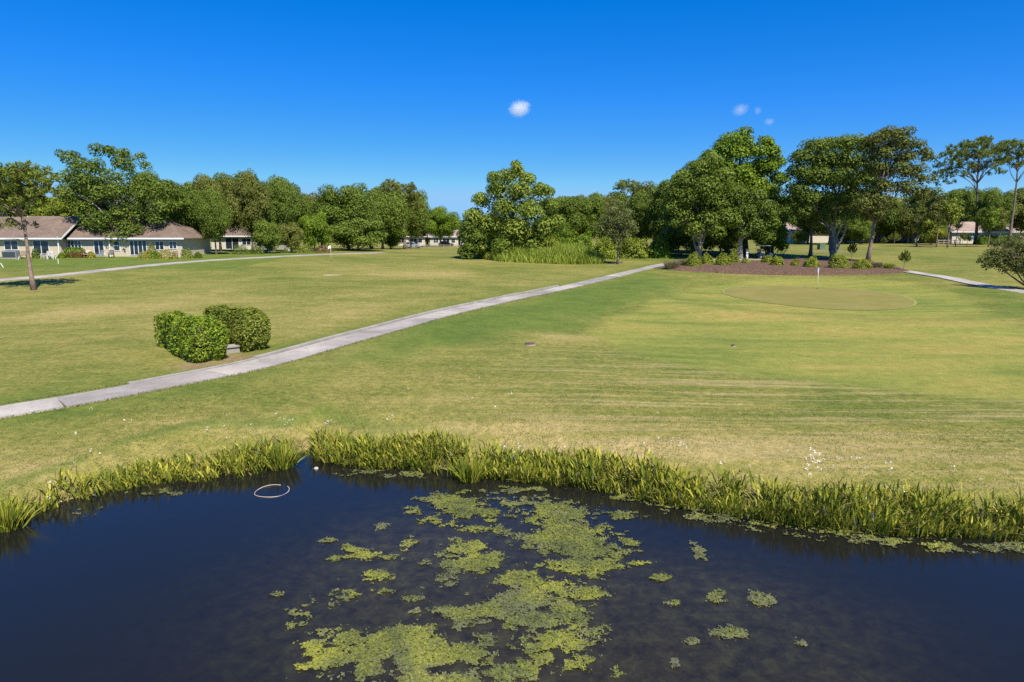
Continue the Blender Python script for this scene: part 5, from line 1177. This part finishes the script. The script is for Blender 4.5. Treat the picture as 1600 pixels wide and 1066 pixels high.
def suv(px, Y, rz, label, m):
    g = gnd(px, Y); o = empty('parked_car', g, rz, label=label, cat='car')
    body = MB().prism([(-2.25, .42), (-2.28, .85), (-2.15, 1.05), (-1.95, 1.08), (1.05, 1.02), (1.35, .98), (2.1, .86), (2.3, .65), (2.28, .38), (1.9, .28), (-1.9, .28)], -.9, .9).build('body', M[m], o, .05)
    MB().prism([(-1.98, 1.075), (-1.75, 1.55), (-1.5, 1.66), (.1, 1.66), (.45, 1.60), (1.15, 1.03)], -.78, .78).build('cabin', M[m], o, .05)
    for s in (-1, 1):
        MB().prism([(-1.70, 1.12), (-1.55, 1.50), (-.65, 1.56), (-.65, 1.12)], s * .785 - .012, s * .785 + .012).build('window', M['glass'], o); MB().prism([(-.55, 1.12), (-.55, 1.56), (.12, 1.55), (.85, 1.10)], s * .785 - .012, s * .785 + .012).build('window', M['glass'], o)
        MB().box(2.2, 2.31, s * .62 - .16, s * .62 + .16, .66, .80).build('headlight', M['white'], o, .02); MB().box(-2.31, -2.2, s * .72 - .1, s * .72 + .1, .8, 1.0).build('tail_light', M['terracotta'], o, .02)
    MB().add([(.50, -.68, 1.57), (.50, .68, 1.57), (1.12, .74, 1.08), (1.12, -.74, 1.08), (.52, -.68, 1.59), (.52, .68, 1.59), (1.14, .74, 1.10), (1.14, -.74, 1.10)], [(0, 1, 2, 3), (7, 6, 5, 4), (0, 4, 5, 1), (1, 5, 6, 2), (2, 6, 7, 3), (3, 7, 4, 0)]).build('windscreen', M['glass'], o)
    for x in (-1.4, 1.4):
        for y in (-.84, .84): wheel(o, x, y, .35, .22)
suv(645, 192, math.radians(-12), 'silver car parked beyond the gap between the trees', 'silver'); suv(697, 208, math.radians(4), 'dark car in the shade right of the silver car', 'cartblue')
p = ong(1283, 390); o = empty('utility_box', p, .2, label='green utility box on the bare mound behind the multi-stem oak', cat='utility box')
MB().box(-.55, .55, -.45, .45, -.1, 1.05).build('cabinet', M['greenbox'], o, .03); MB().box(-.6, .6, -.5, .5, 1.052, 1.13).build('lid', M['greenbox'], o, .02); MB().box(-.03, .03, -.475, -.452, .5, .7).build('handle', M['dark'], o)
def fence(px0, px1, py, n, label, hgt=1.05, Y=None):
    a = ong(px0, py) if Y is None else gnd(px0, Y); b = ong(px1, py) if Y is None else gnd(px1, Y); o = empty('rail_fence', a, math.atan2(b.y - a.y, b.x - a.x), label=label, cat='fence'); L = (b.xy - a.xy).length
    for i in range(n): MB().box(L * i / (n - 1) - .06, L * i / (n - 1) + .06, -.06, .06, -.2, hgt).build('post', M['wood'], o, .01)
    for z in (.45, .9):
        for i in range(n - 1): MB().box(L * i / (n - 1) + .062, L * (i + 1) / (n - 1) - .062, -.03, .03, z - .06, z + .06).build('rail', M['wood'], o)
fence(1466, 1500, 382, 5, 'low wooden rail fence beside the slim young trees'); fence(662, 735, 389, 8, 'low rail fence before the distant pale house', Y=182)
p = gnd(1330, 168); o = empty('lamp_post', p, label='thin white post by the villa behind the multi-stem oak', cat='post'); MB().tube([(0, 0, -.1), (0, 0, 5.4)], [.07, .05], 10).build('pole', M['white'], o); MB().cyl((0, 0, 5.45), (0, 0, 1), .12, .14, 12).build('cap', M['white'], o)

# ------------------------------------------------------------------ clouds far out
def cloudmat(name, dens):
    m, t, p = newmat(name); t.nodes.remove(p); tc = N(t, 'ShaderNodeTexCoord'); n = noise(t, 2.6, 7, .78, tc.outputs['Object'], 1.2)
    ln = N(t, 'ShaderNodeVectorMath', operation='LENGTH'); t.links.new(tc.outputs['Object'], ln.inputs[0])
    f = math_(t, 'SUBTRACT', math_(t, 'ADD', math_(t, 'SUBTRACT', 1.0, ln.outputs['Value']), math_(t, 'MULTIPLY', n.outputs['Fac'], 1.5)), .98)      # thins out from the middle, torn by noise
    v = N(t, 'ShaderNodeVolumePrincipled'); v.inputs['Color'].default_value = (.98, .98, 1, 1); v.inputs['Anisotropy'].default_value = -.25
    t.links.new(math_(t, 'MULTIPLY', math_(t, 'MAXIMUM', f, 0.0), dens), v.inputs['Density']); t.links.new(v.outputs[0], t.nodes['Material Output'].inputs['Volume']); return m
M['cloud'] = cloudmat('white_cloud', .05); M['wisp'] = cloudmat('thin_cloud', .016)
def cloud(px, py, rx, rz, label, m='wisp', rot=0):
    Y = 3000.0; bm = bmesh.new(); bmesh.ops.create_icosphere(bm, subdivisions=3, radius=1.0); me = bpy.data.meshes.new('cloud'); bm.to_mesh(me); bm.free()
    o = link('cloud', me, M[m], loc=at(px, py, Y), label=label, cat='cloud', group='small clouds'); k = Y / F; o.scale = (rx * k, rx * k * .8, rz * k); o.rotation_euler = (0, rot, R.uniform(-.5, .5))
cloud(812, 170, 23, 17, 'small white cloud left of the sky centre, the brightest one', 'cloud', -.3)
cloud(1157, 172, 18, 13, 'faint cloud above the tallest tree', rot=-.3); cloud(1202, 190, 12, 8, 'tiny wisp low on the right of the faint cloud'); cloud(1184, 173, 9, 9, 'tiniest wisp just right of the faint cloud', rot=.5)
